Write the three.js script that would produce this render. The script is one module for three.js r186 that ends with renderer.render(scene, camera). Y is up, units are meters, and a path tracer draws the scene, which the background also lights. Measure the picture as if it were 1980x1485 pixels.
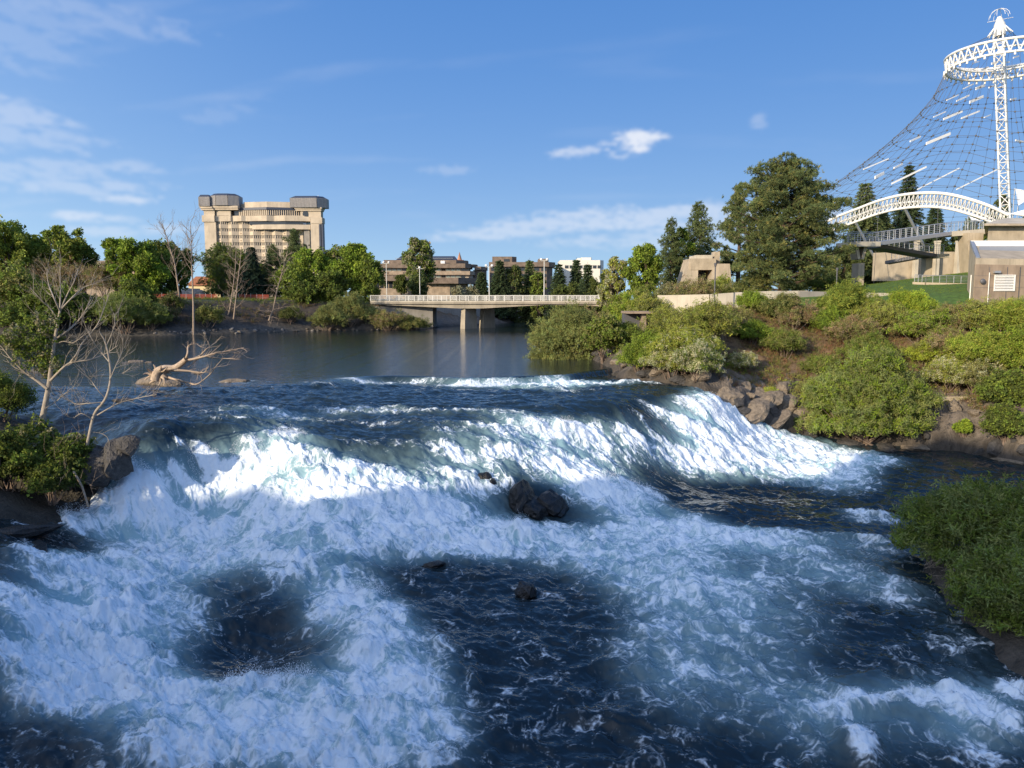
import * as THREE from 'three';
import { mergeGeometries } from 'three/addons/utils/BufferGeometryUtils.js';

// ---------------------------------------------------------------- camera, sky, sun, exposure
const F = 1489, CX = 990, CY = 742.5, HORIZON = 580;
const CAM = new THREE.Vector3(0, 11, 0), PITCH = Math.atan((CY - HORIZON) / F);
const scene = new THREE.Scene();
const camera = new THREE.PerspectiveCamera(2 * Math.atan(CY / F) * 180 / Math.PI, 4 / 3, 0.1, 4000);
camera.position.copy(CAM);
camera.rotation.x = -PITCH;
const renderer = new THREE.WebGLRenderer();
renderer.toneMapping = THREE.LinearToneMapping;
renderer.toneMappingExposure = 1.1;
renderer.shadowMap.enabled = true;

const SUN = new THREE.Vector3(-0.70, Math.tan(18 * Math.PI / 180), 0.71).normalize();   // towards the sun: low, behind and to the left of the camera
const sun = new THREE.DirectionalLight(new THREE.Color(1.0, 0.84, 0.62), 4.9);
sun.target.position.set(0, 0, -60); sun.position.copy(SUN).multiplyScalar(300).add(sun.target.position);
sun.castShadow = true; sun.shadow.radius = 1.2; sun.shadow.mapSize.set(4096, 4096);
Object.assign(sun.shadow.camera, { left: -220, right: 220, top: 200, bottom: -200, near: 1, far: 900 });
scene.add(sun, sun.target);

// ---------------------------------------------------------------- noise
function rng(seed) { let s = seed >>> 0; return () => { s = (s + 0x6D2B79F5) | 0; let t = Math.imul(s ^ (s >>> 15), 1 | s); t = (t + Math.imul(t ^ (t >>> 7), 61 | t)) ^ t; return ((t ^ (t >>> 14)) >>> 0) / 4294967296; }; }
const PERM = new Uint8Array(512), GX = new Float32Array(256), GY = new Float32Array(256);
{ const r = rng(7), p = [...Array(256).keys()]; for (let i = 255; i > 0; i--) { const j = Math.floor(r() * (i + 1)); [p[i], p[j]] = [p[j], p[i]]; } for (let i = 0; i < 512; i++) PERM[i] = p[i & 255]; for (let i = 0; i < 256; i++) { const a = r() * 6.2832; GX[i] = Math.cos(a); GY[i] = Math.sin(a); } }
function noise(x, y) {                       // gradient noise, about -1..1
  const xi = Math.floor(x), yi = Math.floor(y), fx = x - xi, fy = y - yi, X = xi & 255, Y = yi & 255;
  const a = PERM[PERM[X] + Y], b = PERM[PERM[X + 1] + Y], c = PERM[PERM[X] + Y + 1], d = PERM[PERM[X + 1] + Y + 1];
  const u = fx * fx * fx * (fx * (fx * 6 - 15) + 10), v = fy * fy * fy * (fy * (fy * 6 - 15) + 10);
  const p = GX[a] * fx + GY[a] * fy, q = GX[b] * (fx - 1) + GY[b] * fy, s = GX[c] * fx + GY[c] * (fy - 1), t = GX[d] * (fx - 1) + GY[d] * (fy - 1);
  return 1.5 * (p + u * (q - p) + v * (s + u * (t - s) - p - u * (q - p)));
}
const fbm = (x, y, n = 4) => { let s = 0, a = 0.5; for (let i = 0; i < n; i++, a *= 0.5, x = x * 2.03 + 17.1, y = y * 2.03 + 9.7) s += a * noise(x, y); return s; };
const ridge = (x, y, n = 3) => { let s = 0, a = 0.55; for (let i = 0; i < n; i++, a *= 0.5, x = x * 2.07 + 5.3, y = y * 2.07 + 31.7) s += a * (1 - Math.abs(noise(x, y)) * 1.6); return s; };
const clamp = (x, a = 0, b = 1) => Math.min(b, Math.max(a, x));
const lerp = (a, b, t) => a + (b - a) * t;
const step = (a, b, x) => { const t = clamp((x - a) / (b - a)); return t * t * (3 - 2 * t); };

// ---------------------------------------------------------------- the sky: clear evening blue, thin cirrus, a few small clouds
{
  const W = 2048, H = 1024, data = new Float32Array(W * H * 4);
  const dirOf = (px, py) => { const x = (px - CX) / F, y = -(py - CY) / F, c = Math.cos(PITCH), s = Math.sin(PITCH); return new THREE.Vector3(x, y * c - s, -c - y * s).normalize(); };
  const puff = (px, py, w, h, k, ragged = 1, tilt = 0) => { const d = dirOf(px, py); return { az: Math.atan2(d.x, -d.z), el: Math.asin(d.y), w: w / F, h: h / F, k, ragged, tilt }; };
  const puffs = [puff(1222, 275, 58, 22, 0.85, 1, 0.25), puff(1110, 294, 48, 11, 0.5, 1, 0.1), puff(1467, 237, 16, 15, 0.2, 1.6), puff(866, 328, 46, 11, 0.18, 1.4, 0.05),
    puff(1020, 440, 170, 17, 0.42, 1, 0.12), puff(1260, 420, 260, 24, 0.45, 1, 0.06), puff(1500, 432, 240, 26, 0.4, 1, 0.03), puff(960, 452, 120, 12, 0.4, 1, 0.1),
    puff(20, 215, 90, 22, 0.30, 1.1, -0.15), puff(-40, 250, 170, 28, 0.24, 1.1, -0.1), puff(190, 30, 160, 24, 0.17, 1.2, -0.1), puff(0, 60, 150, 60, 0.13, 1.2, 0.2), puff(430, 215, 70, 20, 0.09, 1.3, 0.5),
    puff(170, 365, 120, 14, 0.3, 1.2, 0.1), puff(245, 387, 55, 8, 0.5, 1, 0.12), puff(180, 421, 60, 9, 0.5, 1, -0.05), puff(90, 330, 170, 20, 0.25, 1.2, 0.15), puff(260, 445, 120, 10, 0.3, 1.2, 0.1), puff(1330, 465, 300, 16, 0.3, 1, 0)];
  for (let row = 0; row < H; row++) {
    const el = ((row + 0.5) / H - 0.5) * Math.PI, y = Math.sin(el), e = Math.max(0, el) * 180 / Math.PI;
    for (let col = 0; col < W; col++) {
      const th = ((col + 0.5) / W - 0.5) * 2 * Math.PI, dx = Math.cos(th) * Math.cos(el), dz = Math.sin(th) * Math.cos(el), az = Math.atan2(dx, -dz);
      const t1 = Math.exp(-e / 7.5), t2 = Math.exp(-e / 26);
      let r = 0.032 + 0.36 * t1 + 0.085 * t2, g = 0.132 + 0.34 * t1 + 0.215 * t2, b = 0.40 - 0.04 * t1 + 0.46 * t2;
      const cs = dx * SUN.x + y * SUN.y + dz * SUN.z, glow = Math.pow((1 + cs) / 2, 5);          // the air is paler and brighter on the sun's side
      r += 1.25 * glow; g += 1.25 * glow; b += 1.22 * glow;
      const left = Math.exp(-Math.pow((az + 0.75) / 0.32, 2)) * 0.10; r += left * 0.7; g += left * 0.8; b += left * 0.6;
      let c = 0;
      if (e < 30 && Math.abs(az) < 1.0) for (const p of puffs) {
        const u0 = (az - p.az) / p.w, v0 = (el - p.el) / p.h - u0 * p.tilt * p.w / p.h * 0.6;
        if (Math.abs(u0) > 2 || Math.abs(v0) > 2.4) continue;
        const n = fbm(az * 26 + p.k * 40, el * 90 + az * 9, 5), n2 = fbm(az * 90, el * 220, 4), rr = u0 * u0 + v0 * v0;
        c = Math.max(c, p.k * clamp((1.05 - rr * 0.85 + n * 1.7 * p.ragged + n2 * 0.9)) * step(2.2, 0.5, rr));
      }
      if (e > 0.5) { const k = 1 / (y + 0.12), ci = fbm(dx * k * 1.4 + 3, dz * k * 3.6 - az * 2, 5); c = Math.max(c, step(0.12, 0.7, ci) * 0.16 * (0.35 + 0.65 * step(0.1, -0.6, az))); }
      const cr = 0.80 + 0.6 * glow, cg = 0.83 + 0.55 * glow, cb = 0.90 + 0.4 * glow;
      if (el < 0) { const k = clamp(-e * 0 + 1); r = lerp(0.10, r, 0.35) * k; g = lerp(0.12, g, 0.35) * k; b = lerp(0.13, b, 0.35) * k; c = 0; }
      const o = (row * W + col) * 4; data[o] = lerp(r, cr, c); data[o + 1] = lerp(g, cg, c); data[o + 2] = lerp(b, cb, c); data[o + 3] = 1;
    }
  }
  const tex = new THREE.DataTexture(data, W, H, THREE.RGBAFormat, THREE.FloatType);
  tex.mapping = THREE.EquirectangularReflectionMapping; tex.magFilter = THREE.LinearFilter; tex.minFilter = THREE.LinearFilter; tex.wrapS = THREE.RepeatWrapping; tex.needsUpdate = true;
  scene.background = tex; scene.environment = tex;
}

// ---------------------------------------------------------------- finding places: the ray of a point of the photograph, cut at a distance or a height
function ray(px, py) { const x = (px - CX) / F, y = -(py - CY) / F, c = Math.cos(PITCH), s = Math.sin(PITCH); return new THREE.Vector3(x, y * c - s, -c - y * s); }
const at = (px, py, D) => { const d = ray(px, py); return d.multiplyScalar(D / -d.z).add(CAM); };
const onY = (px, py, Y) => { const d = ray(px, py); return d.multiplyScalar((Y - CAM.y) / d.y).add(CAM); };

// ---------------------------------------------------------------- naming
const taken = new Map();
function numbered(name) { const n = taken.get(name) ?? 0; taken.set(name, n + 1); return n ? name + '_' + String(n).padStart(3, '0') : name; }
function tag(o, label, category, group, kind) { o.userData.label = label; o.userData.category = category; if (group) o.userData.group = group; if (kind) o.userData.kind = kind; return o; }
function thing(name, label, category, pos = [0, 0, 0], turn = 0, group) { const o = new THREE.Group(); o.name = numbered(name); scene.add(o); o.position.set(...(pos.isVector3 ? pos.toArray() : pos)); o.rotation.y = turn; return tag(o, label, category, group); }
function part(name, geo, mat, parent, kind) { const m = new THREE.Mesh(Array.isArray(geo) ? join(geo) : geo, mat); m.name = name; m.castShadow = m.receiveShadow = true; parent.add(m); if (kind) m.userData.kind = kind; return m; }
function single(name, geo, mat, label, category, group) { const m = part(numbered(name), geo, mat, scene); return tag(m, label, category, group); }
function struct(name, geo, mat) { const m = part(name, geo, mat, scene); m.userData.kind = 'structure'; return m; }
function join(list) { const l = list.map((g) => { g = g.index ? g.toNonIndexed() : g; for (const k of Object.keys(g.attributes)) if (!['position', 'normal', 'uv', 'color'].includes(k)) g.deleteAttribute(k); return g; }); const col = l.some((g) => g.attributes.color); for (const g of l) { if (!g.attributes.uv) g.setAttribute('uv', new THREE.BufferAttribute(new Float32Array(g.attributes.position.count * 2), 2)); if (col && !g.attributes.color) g.setAttribute('color', new THREE.BufferAttribute(new Float32Array(g.attributes.position.count * 3).fill(1), 3)); } return l.length === 1 ? l[0] : mergeGeometries(l); }

// ---------------------------------------------------------------- computed textures
function tile(size, fn, srgb) {             // fn(u, v) -> [r, g, b] 0..1, made to repeat by blending its edges
  const d = new Uint8Array(size * size * 4);
  for (let j = 0; j < size; j++) for (let i = 0; i < size; i++) {
    const u = i / size, v = j / size, c = fn(u, v), o = (j * size + i) * 4;
    for (let k = 0; k < 3; k++) d[o + k] = 255 * clamp(c[k]); d[o + 3] = 255;
  }
  const t = new THREE.DataTexture(d, size, size); t.wrapS = t.wrapT = THREE.RepeatWrapping; t.magFilter = THREE.LinearFilter; t.minFilter = THREE.LinearMipmapLinearFilter; t.generateMipmaps = true; if (srgb) t.colorSpace = THREE.SRGBColorSpace; t.needsUpdate = true; return t;
}
const wrap = (f, u, v) => { const a = step(0.7, 1, u), b = step(0.7, 1, v); return lerp(lerp(f(u, v), f(u - 1, v), a), lerp(f(u, v - 1), f(u - 1, v - 1), a), b); };   // seamless
const rep = (t, x, y = x) => { const c = t.clone(); c.repeat.set(x, y); c.needsUpdate = true; return c; };
const texGrain = tile(512, (u, v) => { const n = 0.78 + 0.5 * wrap((a, b) => fbm(a * 6, b * 6, 6), u, v); return [n, n, n]; });
const texStain = tile(512, (u, v) => { const n = wrap((a, b) => fbm(a * 5, b * 3, 5), u, v), s = wrap((a, b) => fbm(a * 26, b * 2.2, 4), u, v), k = 0.86 + 0.32 * n + 0.28 * Math.min(0, s); return [k, k * 0.985, k * 0.96]; });
const texRough = tile(512, (u, v) => { const n = 0.5 + 0.55 * wrap((a, b) => ridge(a * 9, b * 9, 5) - 0.55, u, v); return [n, n, n]; });
const texWave = tile(512, (u, v) => { const n = 0.5 + 0.42 * wrap((a, b) => { const w = 0.5 * fbm(a * 5, b * 5, 3); return 0.6 * fbm(a * 8 + w * 2, b * 10 + w, 5) + 0.4 * (ridge(a * 8 + w * 3, b * 11 - w * 2, 4) - 0.6); }, u, v); return [n, n, n]; });
const texBark = tile(256, (u, v) => { const n = 0.72 + 0.5 * wrap((a, b) => fbm(a * 14, b * 4, 5), u, v); return [n, n * 0.97, n * 0.93]; });

// ---------------------------------------------------------------- the river's level: a thin-plate surface through levels read off the photograph
const UP = 5.2;
const marks = [[300, 742, 5.12], [0, 765, 5.05], [150, 760, 5.05], [500, 762, 5.0], [650, 742, 5.0], [760, 742, 4.75], [900, 746, 4.68], [1000, 746, 4.68], [1100, 744, 4.68], [1200, 734, 4.7],
  [60, 800, 4.95], [200, 805, 4.9], [350, 805, 4.85], [500, 790, 4.8], [700, 772, 4.7], [900, 772, 4.5], [1100, 768, 4.5], [1250, 748, 4.7], [1330, 750, 4.65], [700, 800, 4.35], [900, 803, 4.3], [580, 818, 4.35],
  [280, 846, 4.55], [420, 848, 4.25], [540, 840, 4.15], [690, 846, 3.85], [850, 838, 3.95], [1000, 810, 4.1], [1100, 800, 4.2], [1200, 790, 4.3], [1300, 772, 4.25], [1365, 763, 4.4],
  [280, 900, 3.45], [280, 940, 2.5], [250, 1000, 1.4], [400, 905, 2.9], [420, 960, 1.7], [600, 875, 3.6], [600, 950, 2.1], [600, 1050, 0.9], [750, 1000, 1.3], [750, 900, 2.9], [750, 1100, 0.2], [900, 900, 2.6], [900, 1000, 0.9],
  [1000, 870, 3.0], [1000, 930, 1.9], [1035, 1000, 0.5], [1200, 850, 2.75], [1200, 940, 0.9], [1300, 820, 3.0], [1300, 895, 1.1], [1370, 792, 3.5], [1430, 803, 2.7], [1450, 840, 1.55], [1450, 905, 0.3], [1550, 835, 1.0], [1650, 865, 0.2],
  [1700, 905, 0], [1850, 890, 0], [1960, 925, 0], [1500, 985, 0], [1300, 1000, 0.05], [1150, 1050, 0.1], [1000, 1120, -0.1], [1200, 1200, -0.3], [1000, 1300, -0.6], [1000, 1485, -1], [1500, 1200, -0.4], [1750, 1080, -0.2], [1500, 1485, -1], [1850, 1250, -0.5], [1980, 1485, -1], [700, 1485, -0.9], [0, 1485, -0.5], [400, 1485, -0.8],
  [250, 1100, 0.6], [250, 1250, 0], [500, 1265, -0.6], [430, 1130, 0.2], [0, 1000, 2.4], [70, 1070, 1.9], [0, 1120, 1.9], [120, 1180, 0.9], [190, 1260, 0.05], [0, 1300, 0.5], [0, 1200, 1.5], [650, 1250, -0.1], [250, 1400, -0.4], [100, 960, 1.9]].map(([px, py, Y]) => { const p = onY(px, py, Y); return [p.x, p.z, Y]; });
const tps = (() => {
  const n = marks.length, m = n + 3, A = Array.from({ length: m }, () => new Float64Array(m + 1)), U = (r2) => r2 < 1e-9 ? 0 : r2 * Math.log(r2);
  for (let i = 0; i < n; i++) { const [x, z, Y] = marks[i]; for (let j = 0; j < n; j++) A[i][j] = U((x - marks[j][0]) ** 2 + (z - marks[j][1]) ** 2); A[i][i] += 1.2; A[i][n] = A[n][i] = 1; A[i][n + 1] = A[n + 1][i] = x; A[i][n + 2] = A[n + 2][i] = z; A[i][m] = Y; }
  for (let c = 0; c < m; c++) { let p = c; for (let r = c + 1; r < m; r++) if (Math.abs(A[r][c]) > Math.abs(A[p][c])) p = r; [A[c], A[p]] = [A[p], A[c]]; for (let r = 0; r < m; r++) if (r !== c) { const f = A[r][c] / A[c][c]; if (f) for (let k = c; k <= m; k++) A[r][k] -= f * A[c][k]; } }
  const w = A.map((row, i) => row[m] / row[i]);
  return (x, z) => { let s = w[n] + w[n + 1] * x + w[n + 2] * z; for (let i = 0; i < n; i++) s += w[i] * U((x - marks[i][0]) ** 2 + (z - marks[i][1]) ** 2); return s; };
})();
const X0 = -38, X1 = 46, Z0 = -67, Z1 = -12, TX0 = -26.5, TX1 = 36.5, TZ0 = -63, TZ1 = -13.5;                        // the rapids
class Field {
  constructor(w, h) { this.w = w; this.h = h; this.a = new Float32Array(w * h); }
  fill(fn) { for (let j = 0; j < this.h; j++) for (let i = 0; i < this.w; i++) this.a[j * this.w + i] = fn(lerp(X0, X1, i / (this.w - 1)), lerp(Z0, Z1, j / (this.h - 1)), j * this.w + i); return this; }
  get(x, z) {
    const u = clamp((x - X0) / (X1 - X0)) * (this.w - 1), v = clamp((z - Z0) / (Z1 - Z0)) * (this.h - 1), i = Math.min(this.w - 2, u | 0), j = Math.min(this.h - 2, v | 0), f = u - i, g = v - j, k = j * this.w + i, a = this.a;
    return (a[k] * (1 - f) + a[k + 1] * f) * (1 - g) + (a[k + this.w] * (1 - f) + a[k + this.w + 1] * f) * g;
  }
  blur(r, times = 2) { for (let t = 0; t < times; t++) for (const [n, m, s, q] of [[this.h, this.w, this.w, 1], [this.w, this.h, 1, this.w]]) { const line = new Float32Array(m); for (let j = 0; j < n; j++) { for (let i = 0; i < m; i++) line[i] = this.a[j * s + i * q]; for (let i = 0; i < m; i++) { let sum = 0, c = 0; for (let k = Math.max(0, i - r); k <= Math.min(m - 1, i + r); k++) { sum += line[k]; c++; } this.a[j * s + i * q] = sum / c; } } } return this; }
}
const crest = [[440, 745], [620, 735], [700, 729], [760, 727], [900, 731], [1000, 729], [1100, 724], [1185, 712], [1260, 712]].map(([px, py]) => onY(px, py, UP));
function crestZ(x) { if (x <= crest[0].x) return crest[0].z; for (let i = 1; i < crest.length; i++) if (x <= crest[i].x) return lerp(crest[i - 1].z, crest[i].z, (x - crest[i - 1].x) / (crest[i].x - crest[i - 1].x)); return crest[crest.length - 1].z; }
const levelField = new Field(260, 200).fill((x, z) => {
  const wob = 0.35 * noise(x * 0.35, 3.3), zc = crestZ(x) + wob, soft = lerp(7, 0.7, step(-16, -9.5, x)), k = step(zc - soft * 0.25, zc + soft, z);
  return lerp(UP, clamp(tps(x, z), -1.3, UP), k);
});
const level = (x, z) => z < Z0 || x < X0 || x > X1 ? (z < Z0 + 25 ? UP : levelField.get(x, z)) : levelField.get(x, z);
function onWater(px, py) { const d = ray(px, py).multiplyScalar(1); for (let D = 13; D < 64; D += 0.08) { const k = D / -d.z, x = d.x * k, y = CAM.y + d.y * k; if (y <= level(x, -D)) return new THREE.Vector3(x, y, -D); } return onY(px, py, UP); }

// ---------------------------------------------------------------- where the water is white: [px, py, half width, half height, strength]
const whites = [[800, 738, 70, 5, .8], [900, 743, 60, 6, .9], [1000, 743, 80, 6, .95], [1100, 741, 60, 7, .95], [1190, 735, 60, 8, .95], [690, 736, 60, 5, .85], [620, 742, 40, 5, .55], [1080, 755, 60, 4, .5],
  [540, 802, 60, 7, .7], [650, 796, 60, 5, .75], [760, 795, 90, 4, .7], [900, 796, 100, 4, .7], [985, 802, 60, 5, .65], [600, 815, 60, 4, .6], [730, 819, 100, 4, .62], [530, 823, 70, 4, .6], [420, 800, 70, 8, .35],
  [560, 852, 45, 16, 1], [490, 885, 55, 28, 1.1], [410, 915, 70, 30, 1.1], [350, 925, 50, 25, 1], [270, 945, 70, 24, 1.1], [545, 880, 60, 25, 1], [630, 895, 80, 18, .62], [690, 870, 60, 15, .5],
  [880, 836, 50, 9, .8], [960, 834, 60, 12, .82], [1040, 836, 60, 20, .92], [1120, 834, 60, 18, .92], [820, 862, 80, 12, .62], [900, 880, 70, 16, .78], [1000, 880, 60, 22, .85], [1080, 892, 60, 22, .88], [1180, 885, 90, 20, .95], [1260, 880, 80, 18, .95], [1150, 850, 50, 13, .72],
  [1340, 787, 40, 12, 1], [1390, 802, 45, 18, 1.1], [1300, 803, 60, 9, .85], [1460, 842, 90, 24, 1.1], [1350, 842, 90, 18, 1], [1550, 872, 120, 26, .92], [1450, 885, 100, 20, 1], [1380, 903, 120, 11, .92], [1240, 815, 50, 8, .6],[1600, 902, 80, 22, .75], [1610, 935, 60, 26, .55], [1680, 890, 70, 14, .5],
  [700, 930, 120, 36, .92], [600, 985, 150, 48, .98], [800, 985, 150, 48, .98], [880, 932, 60, 20, .85], [960, 935, 45, 20, .75], [700, 1045, 150, 30, .9], [850, 1050, 100, 30, .92], [1000, 1040, 80, 18, 1], [930, 1062, 80, 28, .9], [1170, 965, 75, 26, 1.05], [1230, 955, 55, 22, 1], [1130, 920, 60, 30, .92],[450, 960, 90, 35, 1],
  [250, 1000, 100, 30, .95], [180, 1010, 50, 30, .8], [350, 1020, 110, 36, .88], [150, 1120, 80, 55, .92], [230, 1190, 60, 60, 1.05], [100, 1210, 110, 55, .95], [60, 1295, 100, 45, .92], [230, 1290, 100, 40, 1.05], [330, 1335, 120, 26, 1.05], [150, 1350, 150, 36, .92], [330, 1200, 80, 60, .72], [400, 1395, 150, 46, .92], [600, 1410, 190, 66, .88], [750, 1355, 110, 75, .9], [720, 1230, 75, 70, 1], [680, 1150, 60, 50, .95], [610, 1180, 50, 50, .8], [800, 1290, 60, 55, .75], [520, 1335, 80, 18, 1], [440, 1080, 90, 40, .6], [560, 1100, 70, 40, .75], [850, 1400, 60, 60, .6], [310, 1110, 70, 45, .7],
  [1250, 1045, 150, 36, .66], [1100, 1062, 100, 36, .66], [1350, 1025, 120, 26, .72], [1450, 1042, 140, 20, .76], [1300, 1120, 190, 55, .56], [1400, 1200, 190, 75, .46], [1600, 1105, 110, 45, .48], [1300, 1300, 130, 95, .42], [1500, 1350, 140, 75, .36], [1680, 1000, 45, 14, .8], [1700, 1055, 60, 20, .5], [1740, 1150, 60, 25, .5], [1670, 1372, 70, 12, 1], [1850, 1372, 120, 14, .95], [1960, 1340, 40, 20, .9], [1620, 1385, 40, 16, .7], [1930, 1400, 90, 20, .8], [1655, 1462, 32, 26, .85], [1560, 1440, 26, 40, .5], [1750, 1300, 40, 10, .5], [1850, 1250, 90, 14, .45], [1900, 1200, 60, 10, .4], [1880, 1460, 60, 18, .5], [1250, 1460, 40, 25, .45], [1060, 1400, 40, 30, .35], [1020, 1300, 24, 30, .3], [1260, 1360, 30, 40, .4], [110, 985, 50, 8, .6], [60, 1150, 90, 25, .85], [60, 1070, 40, 10, .7], [360, 705, 120, 4, .3], [580, 690, 60, 3, .3], [230, 720, 50, 4, .45], [210, 690, 40, 3, .4], [100, 700, 60, 4, .3], [470, 740, 45, 5, .5], [330, 760, 60, 5, .25],
  [450, 1462, 190, 40, .9], [680, 1472, 150, 40, .9], [840, 1440, 60, 40, .7], [300, 1440, 110, 30, .8], [480, 1062, 130, 32, .8], [330, 1078, 110, 40, .85], [600, 1090, 60, 25, .7],
  [1500, 905, 120, 16, .95], [1300, 902, 100, 14, .95], [1620, 892, 90, 18, .85], [1320, 872, 70, 22, 1.05], [1400, 872, 70, 22, 1.05], [1250, 908, 80, 14, .95], [1230, 860, 60, 16, .95], [1640, 925, 50, 20, .6],
  // dark: smooth tongues, the hole, ledges where rock shows
  [505, 1240, 100, 52, -.6], [480, 1160, 70, 40, -.2], [930, 1150, 150, 50, -.5], [1020, 1280, 105, 110, -.5], [1080, 1430, 120, 80, -.35], [640, 868, 110, 9, -.55], [930, 850, 60, 7, -.5], [1090, 862, 40, 7, -.4], [780, 842, 70, 6, -.4], [1690, 1322, 55, 26, -1.2], [1290, 835, 40, 14, -.8], [1200, 800, 60, 10, -.5], [1080, 1000, 75, 12, -.9], [860, 1100, 110, 16, -.75], [1340, 945, 130, 20, -.7], [1450, 1000, 70, 22, -.85], [640, 870, 40, 10, -.4], [60, 1035, 80, 14, -.9], [90, 1140, 80, 9, -.8], [70, 1450, 120, 26, -.7], [320, 868, 70, 14, -1], [420, 858, 80, 12, -.9], [1150, 870, 30, 8, -.4], [560, 1060, 30, 12, -.4]];
const density = new Field(560, 380);
{
  const list = whites.map(([px, py, rx, ry, s]) => { const c = onWater(px, py), a = onWater(px, py - ry), b = onWater(px, py + ry), D = -c.z; return [c.x, (a.z + b.z) / 2, rx * D / F * 1.08, Math.max(s > 0 && py > 830 ? 0.65 : 0.35, Math.abs(a.z - b.z) / 2 * 1.08), s * (s > 0 && py > 1000 ? (px > 1050 ? 1.3 : 1.08) : 1)]; });
  density.fill((x0, z0) => { const x = x0 + 0.8 * fbm(x0 * 0.45 + 5, z0 * 0.45, 3), z = z0 + 0.7 * fbm(x0 * 0.45 + 50, z0 * 0.45 + 20, 3); let w = 0, d = 0, o = 1; for (const [cx, cz, rx, rz, s] of list) { const u = (x - cx) / rx, v = (z - cz) / rz, q = u * u + v * v; if (q > 4.5) continue; const k = Math.exp(-q * q * 0.42 - q * 0.25) * s; if (k > 0) { o *= 1 - Math.min(0.999, k * 0.8); w = Math.max(w, k); } else d = Math.min(d, k); } return clamp(lerp(w, 1 - o, 0.45) + d, 0, 1.1); });
  density.blur(1, 1);
}
const aerated = new Field(560, 380); aerated.a.set(density.a); aerated.blur(7, 2);
// flow: down the slope, towards the camera, with eddies; foam is drawn out along it
const slopeF = new Field(260, 200); slopeF.a.set(levelField.a); slopeF.blur(2, 1);
function flow(x, z) {
  const e = 0.7, gx = (slopeF.get(x + e, z) - slopeF.get(x - e, z)) / (2 * e), gz = (slopeF.get(x, z + e) - slopeF.get(x, z - e)) / (2 * e);
  const n = (a, b) => noise(a * 0.16 + 40, b * 0.16) + 0.5 * noise(a * 0.45, b * 0.45 + 9), cx = (n(x, z + 0.2) - n(x, z - 0.2)) / 0.4, cz = -(n(x + 0.2, z) - n(x - 0.2, z)) / 0.4;
  let vx = -gx * 3 + cx * 0.9 + 0.05, vz = -gz * 3 + cz * 0.9 + 0.32; const l = Math.hypot(vx, vz) + 1e-5; return [vx / l, vz / l];
}
const SW = 1100, SH = 720, streak = new Field(SW, SH);
{
  const fx = new Field(275, 180), fz = new Field(275, 180); fx.fill((x, z, i) => { const v = flow(x, z); fz.a[i] = v[1]; return v[0]; });
  const r = rng(21), seed = new Field(SW, SH).fill((x, z) => 0.55 * (r() - 0.5) + 0.9 * noise(x * 3.1, z * 3.1) * 0.5 + 0.5 * noise(x * 1.2, z * 1.2));
  const dx = 0.09;
  streak.fill((x, z) => { let s = 0, n = 0; for (const dir of [1, -1]) { let a = x, b = z; for (let k = 0; k < 11; k++) { s += seed.get(a, b); n++; const vx = fx.get(a, b), vz = fz.get(a, b); a += vx * dx * dir; b += vz * dx * dir; } } return s / n; });
}
// foam cover 0..1 at a place: thick on the steep falls, a lace of threads over bubbly water in the pools
const sharp = (x, y) => { const n = 1 - Math.abs(noise(x, y)) * 1.9; return n > 0 ? n * n : 0; };
function foamAt(x, z) {
  const d = density.get(x, z), e = 0.5, steep = clamp(Math.hypot(slopeF.get(x + e, z) - slopeF.get(x - e, z), slopeF.get(x, z + e) - slopeF.get(x, z - e)) * 1.5 - 0.1);
  const ax = fbm(x * 0.55 + 3, z * 0.55, 3), az = fbm(x * 0.55 + 31, z * 0.55 + 8, 3), bx = fbm(x * 2 + 11, z * 2, 2), bz = fbm(x * 2 + 71, z * 2 + 3, 2), X = x + ax * 1.3 + bx * 0.28, Z = z + az * 1.3 + bz * 0.28;
  const lace = 0.5 * sharp(X * 0.75, Z * 0.9) + 0.55 * sharp(X * 1.7 + 9, Z * 2.0) + 0.5 * sharp(X * 3.9 + 4, Z * 4.3) + 0.34 * sharp(X * 8.3, Z * 8.9 + 5) + 0.2 * sharp(X * 15, Z * 16 + 5) - 0.1;
  const soft = fbm(X * 0.8 + 7, Z * 0.8, 4), grit = fbm(x * 5.5, z * 5.5, 3), s = streak.get(x, z);
  const n = 0.12 + 0.52 * lace + 0.42 * soft + 0.2 * grit + (0.5 + 0.5 * steep) * s, th = 1.0 - Math.max(d, (0.24 + 0.14 * fbm(x * 0.25 + 8, z * 0.25, 2)) * step(-36, -31, z)) * lerp(0.90, 0.98, steep);
  const thick = step(th - lerp(0.26, 0.16, steep), th + lerp(0.5, 0.34, steep), n), veil = step(0.2, 1.0, d) * (0.22 + 0.22 * steep) * clamp(0.6 + soft + 0.6 * s);
  return { d, cover: clamp(thick + veil * (1 - thick)), n, fine: soft * 0.8 + grit * 0.3 };
}
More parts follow.
